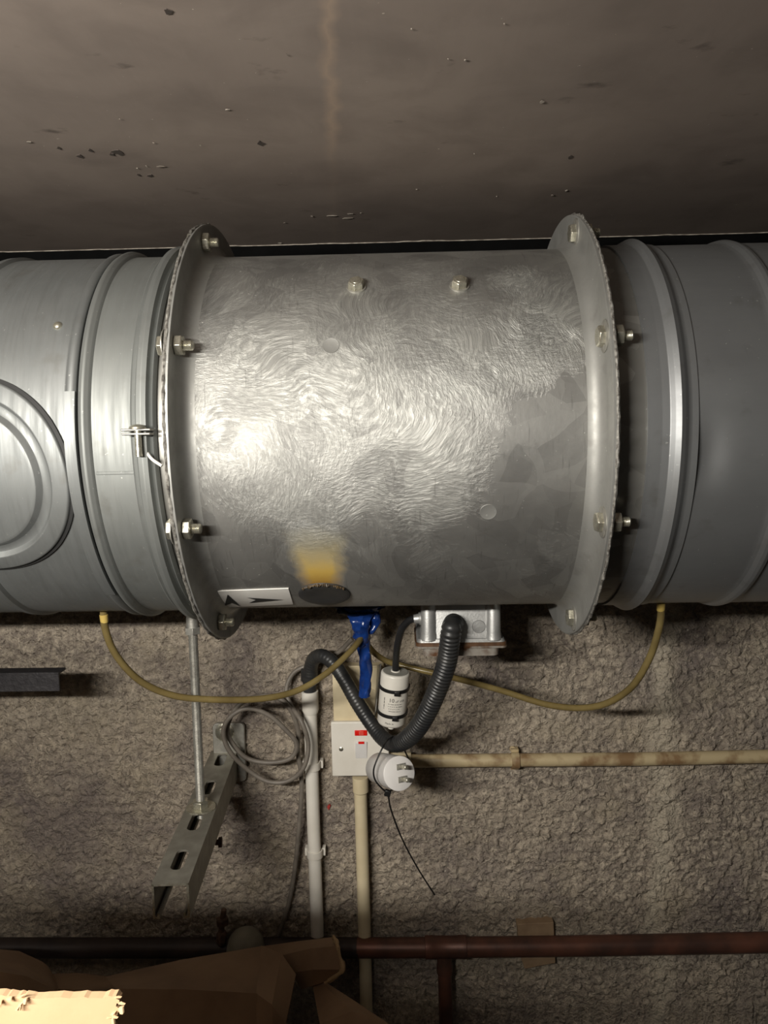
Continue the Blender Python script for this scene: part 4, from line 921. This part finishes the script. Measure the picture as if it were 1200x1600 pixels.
cc = [(1100, 150, 1.12), (1020, 225, 1.13), (900, 275, 1.144), (820, 310, 1.145), (782, 370, 1.142), (778, 425, 1.138), (800, 480, 1.132), (852, 560, 1.112), (884, 670, 1.112), (862, 780, 1.108), (790, 846, 1.11), (690, 852, 1.11), (590, 795, 1.11), (500, 705, 1.105), (467, 610, 1.105), (500, 535, 1.105), (585, 492, 1.11), (690, 525, 1.115), (775, 600, 1.118), (826, 665, 1.12), (800, 735, 1.12), (700, 758, 1.122), (590, 740, 1.122), (520, 675, 1.122), (486, 595, 1.122), (530, 490, 1.122), (610, 440, 1.125), (710, 432, 1.125), (785, 480, 1.125), (832, 590, 1.135), (832, 700, 1.14), (850, 830, 1.14), (848, 950, 1.14), (836, 1100, 1.14), (815, 1300, 1.145), (780, 1480, 1.152), (725, 1640, 1.153)]
mb = MB(); mb.tube(spline([Z1(*c) for c in cc], 0.005), 0.0036, 10)
tag(obj('coiled_cable', mb, M['grey_cable'], sharp=60), 'dusty grey cable coiled in loose loops, trailing down the wall left of the white conduit', 'cable')
# blue wrap
bw = thing('blue_wrap', P(570, 1088, 1.06), 'glossy blue plastic wrap knotted under the fan with a hanging tail', 'wrap')
def ribbon(path, wids, th_, twist, seed):
    mb = MB(); sp_ = spline(path, 0.004); R = []; n = 14
    for i, p in enumerate(sp_):
        f = i/(len(sp_)-1); k = f*(len(wids)-1); a = int(min(k, len(wids)-2)); wv = wids[a]+(wids[a+1]-wids[a])*(k-a)
        ang = twist*f; d1 = Vector((math.cos(ang), -math.sin(ang), 0)); d2 = Vector((math.sin(ang), math.cos(ang), 0)); row = []
        for j in range(n):
            q = 2*PI*j/n; s_ = noise.noise(Vector((f*9+seed, math.cos(q)*1.6, math.sin(q)*1.6)))
            row.append(p+d1*math.cos(q)*wv*(1+0.25*s_)+d2*math.sin(q)*th_*(1+0.9*s_))
        R.append(row)
    mb.rings(R); return mb
obj('tail', ribbon([P(566, 985, 1.045), P(569, 1010, 1.05), P(572, 1050, 1.055), P(570, 1088, 1.06)], [0.0095, 0.0088, 0.0088, 0.0080], 0.0075, 0.8, 3), M['blue'], bw, sharp=70)
obj('knot', ribbon([P(566, 948, 1.04), P(564, 972, 1.04), P(566, 996, 1.045), P(566, 1008, 1.047)], [0.026, 0.014, 0.012, 0.006], 0.014, 0.4, 8), M['blue'], bw, sharp=70)
obj('loop', ribbon([P(584, 955, 1.045), P(586, 972, 1.045), P(580, 990, 1.045)], [0.008, 0.0085, 0.004], 0.006, 0.5, 5), M['blue'], bw, sharp=70)
obj('bundle', ribbon([P(530, 945, 1.045), P(548, 957, 1.045), P(570, 955, 1.045), P(592, 948, 1.05)], [0.010, 0.014, 0.014, 0.008], 0.016, 0.0, 15), plain('dark_blue_pvc_wrap', (0.008, 0.02, 0.075), (0.005, 0.012, 0.04), 0.3, 0, 60, 0.3, 130), bw, sharp=70)
# red scrap
mb = MB(); q = P(513, 1262, WALL_Y-0.006); mb.slab([q+Vector((-0.002, 0, 0.001)), q+Vector((0.001, 0, 0.0045)), q+Vector((0.0035, 0, 0.003)), q+Vector((0.0005, 0, -0.0045))], (0, 0.004, 0))
tag(obj('red_scrap', mb, plain('red_scrap_film', (0.45, 0.05, 0.04), None, 0.5), smooth=False), 'tiny red scrap stuck to the wall between the two vertical conduits', 'scrap')

# ================================================================== cardboard at the bottom
def sheet(poly_px, th_, mat, parent, name, sub=0.012, wob=0.003, seed=1, hinge=None):
    """a bent sheet: rows of (px, py, Y) lines, lofted, with thickness"""
    rows = [[P(*q) for q in row] for row in poly_px]
    nu = 14; nv = 6; R = []
    def samp(row, u):
        k = u*(len(row)-1); a = int(min(k, len(row)-2)); return row[a].lerp(row[a+1], k-a)
    grid = []
    for i in range((len(rows)-1)*nv+1):
        k = i/nv; a = int(min(k, len(rows)-2)); grid.append([samp(rows[a], j/nu).lerp(samp(rows[a+1], j/nu), k-a) for j in range(nu+1)])
    nr, nc = len(grid), nu+1
    top = []
    for i in range(nr):
        for j in range(nc):
            p = grid[i][j]; top.append(p+Vector((0.3, -1, 0.8))*wob*noise.noise(p*16+Vector((seed, 0, 0))))
    off = Vector((0.0, th_*0.7, -th_*0.7)); vs = top+[p+off for p in top]; n = nr*nc; fs = []
    for i in range(nr-1):
        for j in range(nc-1):
            q = (i*nc+j, i*nc+j+1, (i+1)*nc+j+1, (i+1)*nc+j); fs.append(q); fs.append(tuple(n+x for x in reversed(q)))
    for j in range(nc-1): fs.append((j, n+j, n+j+1, j+1)); b_ = (nr-1)*nc; fs.append((b_+j, b_+j+1, n+b_+j+1, n+b_+j))
    for i in range(nr-1): fs.append((i*nc, (i+1)*nc, n+(i+1)*nc, n+i*nc)); e = nc-1; fs.append((i*nc+e, n+i*nc+e, n+(i+1)*nc+e, (i+1)*nc+e))
    mb = MB(); mb.add(vs, fs); return obj(name, mb, mat, parent, sharp=30)
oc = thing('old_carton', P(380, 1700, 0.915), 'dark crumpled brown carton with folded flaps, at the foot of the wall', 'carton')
sheet([[(165, 1526, 0.985), (280, 1500, 1.015), (410, 1478, 1.035)], [(180, 1545, 0.895), (290, 1546, 0.915), (400, 1552, 0.935)]], 0.005, M['card_shaded'], oc, 'top_flap', seed=1)
sheet([[(180, 1545, 0.895), (290, 1546, 0.915), (402, 1552, 0.935)], [(186, 1660, 0.865), (290, 1720, 0.885), (420, 1760, 0.905)]], 0.005, M['card_shaded'], oc, 'front_panel', seed=2)
sheet([[(408, 1477, 1.035), (440, 1490, 1.015), (462, 1522, 0.995)], [(400, 1552, 0.935), (425, 1570, 0.930), (446, 1600, 0.935)], [(402, 1650, 0.915), (430, 1690, 0.915), (450, 1730, 0.915)]], 0.005, M['card_shaded'], oc, 'side_panel', seed=3)
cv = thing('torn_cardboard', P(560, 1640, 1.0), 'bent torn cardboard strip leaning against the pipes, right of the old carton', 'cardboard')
sheet([[(412, 1478, 1.085), (470, 1470, 1.075), (521, 1464, 1.065)], [(430, 1495, 1.05), (486, 1482, 1.035), (528, 1478, 1.03)], [(455, 1520, 1.03), (490, 1515, 1.015), (535, 1515, 1.015)], [(470, 1545, 1.03), (490, 1540, 1.02), (508, 1534, 1.02)]], 0.005, M['card_shaded'], cv, 'curled_flap', seed=5)
sheet([[(488, 1538, 1.03), (500, 1534, 1.03), (508, 1534, 1.03)], [(500, 1600, 0.95), (550, 1580, 0.94), (600, 1594, 0.93)], [(520, 1700, 0.89), (600, 1680, 0.88), (660, 1640, 0.87)]], 0.005, M['card_shaded'], cv, 'leaning_strip', seed=6)
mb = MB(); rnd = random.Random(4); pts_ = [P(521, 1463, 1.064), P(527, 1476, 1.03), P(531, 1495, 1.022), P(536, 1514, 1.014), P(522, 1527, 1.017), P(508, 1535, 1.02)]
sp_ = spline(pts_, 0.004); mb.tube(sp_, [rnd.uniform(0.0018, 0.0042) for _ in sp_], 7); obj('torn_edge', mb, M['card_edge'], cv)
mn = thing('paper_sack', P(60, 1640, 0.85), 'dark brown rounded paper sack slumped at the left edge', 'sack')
sheet([[(-160, 1482, 0.98), (-40, 1480, 1.0), (30, 1486, 1.02), (70, 1504, 1.03), (86, 1530, 1.03)], [(-160, 1520, 0.85), (-20, 1515, 0.87), (40, 1525, 0.89), (82, 1545, 0.92), (100, 1570, 0.95)], [(-160, 1660, 0.80), (-20, 1660, 0.82), (50, 1660, 0.83), (110, 1660, 0.85), (160, 1660, 0.88)]], 0.006, M['card_shaded'], mn, 'sack_side', wob=0.008, seed=9)
sheet([[(70, 1522, 1.05), (120, 1520, 1.05), (175, 1526, 1.05)], [(90, 1545, 0.98), (140, 1546, 0.97), (190, 1550, 0.96)], [(90, 1660, 0.93), (140, 1680, 0.92), (190, 1680, 0.92)]], 0.006, M['card_shaded'], mn, 'fold', wob=0.006, seed=12)

# near carton: torn edge in view, unseen rest of the box added to cast shade
YB = 0.30
fx = thing('open_carton', (-0.36, 0.16, -1.2), 'pale cardboard carton with a torn lit edge in the bottom left corner, unseen rest added to cast shade', 'carton')
top_px = [(-22, 1557), (0, 1556), (18, 1557), (40, 1559), (70, 1560), (120, 1560), (160, 1558), (181, 1555), (187, 1563), (183, 1572), (186, 1582), (178, 1590), (176, 1604), (186, 1625)]
poly = []
poly += [Vector((-0.64, YB, -1.198)), Vector((-0.64, YB, -0.030)), Vector((-0.525, YB, -0.040)), Vector((-0.505, YB, -0.178)), Vector((-0.30, YB, -0.180)), Vector((-0.185, YB, -0.184))]  # unseen top edge shaped so its shade falls on cartons and wall
rnd = random.Random(6)
pp = [P(x, y, YB) for x, y in top_px]
for a, b in zip(pp, pp[1:]):
    for k in range(4):
        poly.append(a.lerp(b, k/4)+Vector((rnd.uniform(-.0006, .0006), 0, rnd.uniform(-.0006, .0006))))
poly += [pp[-1], Vector((pp[-1].x+0.01, YB, -0.5)), Vector((-0.10, YB, -1.198))]
mb = MB(); mb.slab(poly, (0, 0.004, 0)); obj('far_wall_blocker', mb, M['card_new'], fx, smooth=False)
for (c, s_) in (((-0.638, YB/2-0.002, -0.75), (0.004, YB, 0.88)), ((-0.102, YB/2-0.002, -0.80), (0.004, YB, 0.78)), ((-0.37, 0.002, -0.77), (0.54, 0.004, 0.84)), ((-0.37, YB/2, -1.195), (0.53, YB-0.01, 0.004))):
    mb = MB(); mb.box(c, s_); obj('carton_wall' if s_[2] > 0.1 else 'carton_base', mb, M['card_new'], fx, smooth=False)
# frayed paper curls on the torn edge
mb = MB()
for i in range(16):
    p = P(rnd.uniform(-10, 40), rnd.uniform(1556, 1572), YB-0.0015) if i < 8 else P(rnd.uniform(172, 186), rnd.uniform(1558, 1598), YB-0.0012)
    d = Vector((rnd.uniform(-.0025, .0025), rnd.uniform(-.002, -.0005), rnd.uniform(-.0025, .001)))
    mb.slab([p, p+Vector((rnd.uniform(.0008, .0022), 0, 0.0005)), p+d+Vector((0.001, 0, 0)), p+d*0.9], (0.0003, 0.0008, 0.0002))
o = obj('frayed_paper', mb, M['card_new'], fx, smooth=False); o['kind'] = 'stuff'
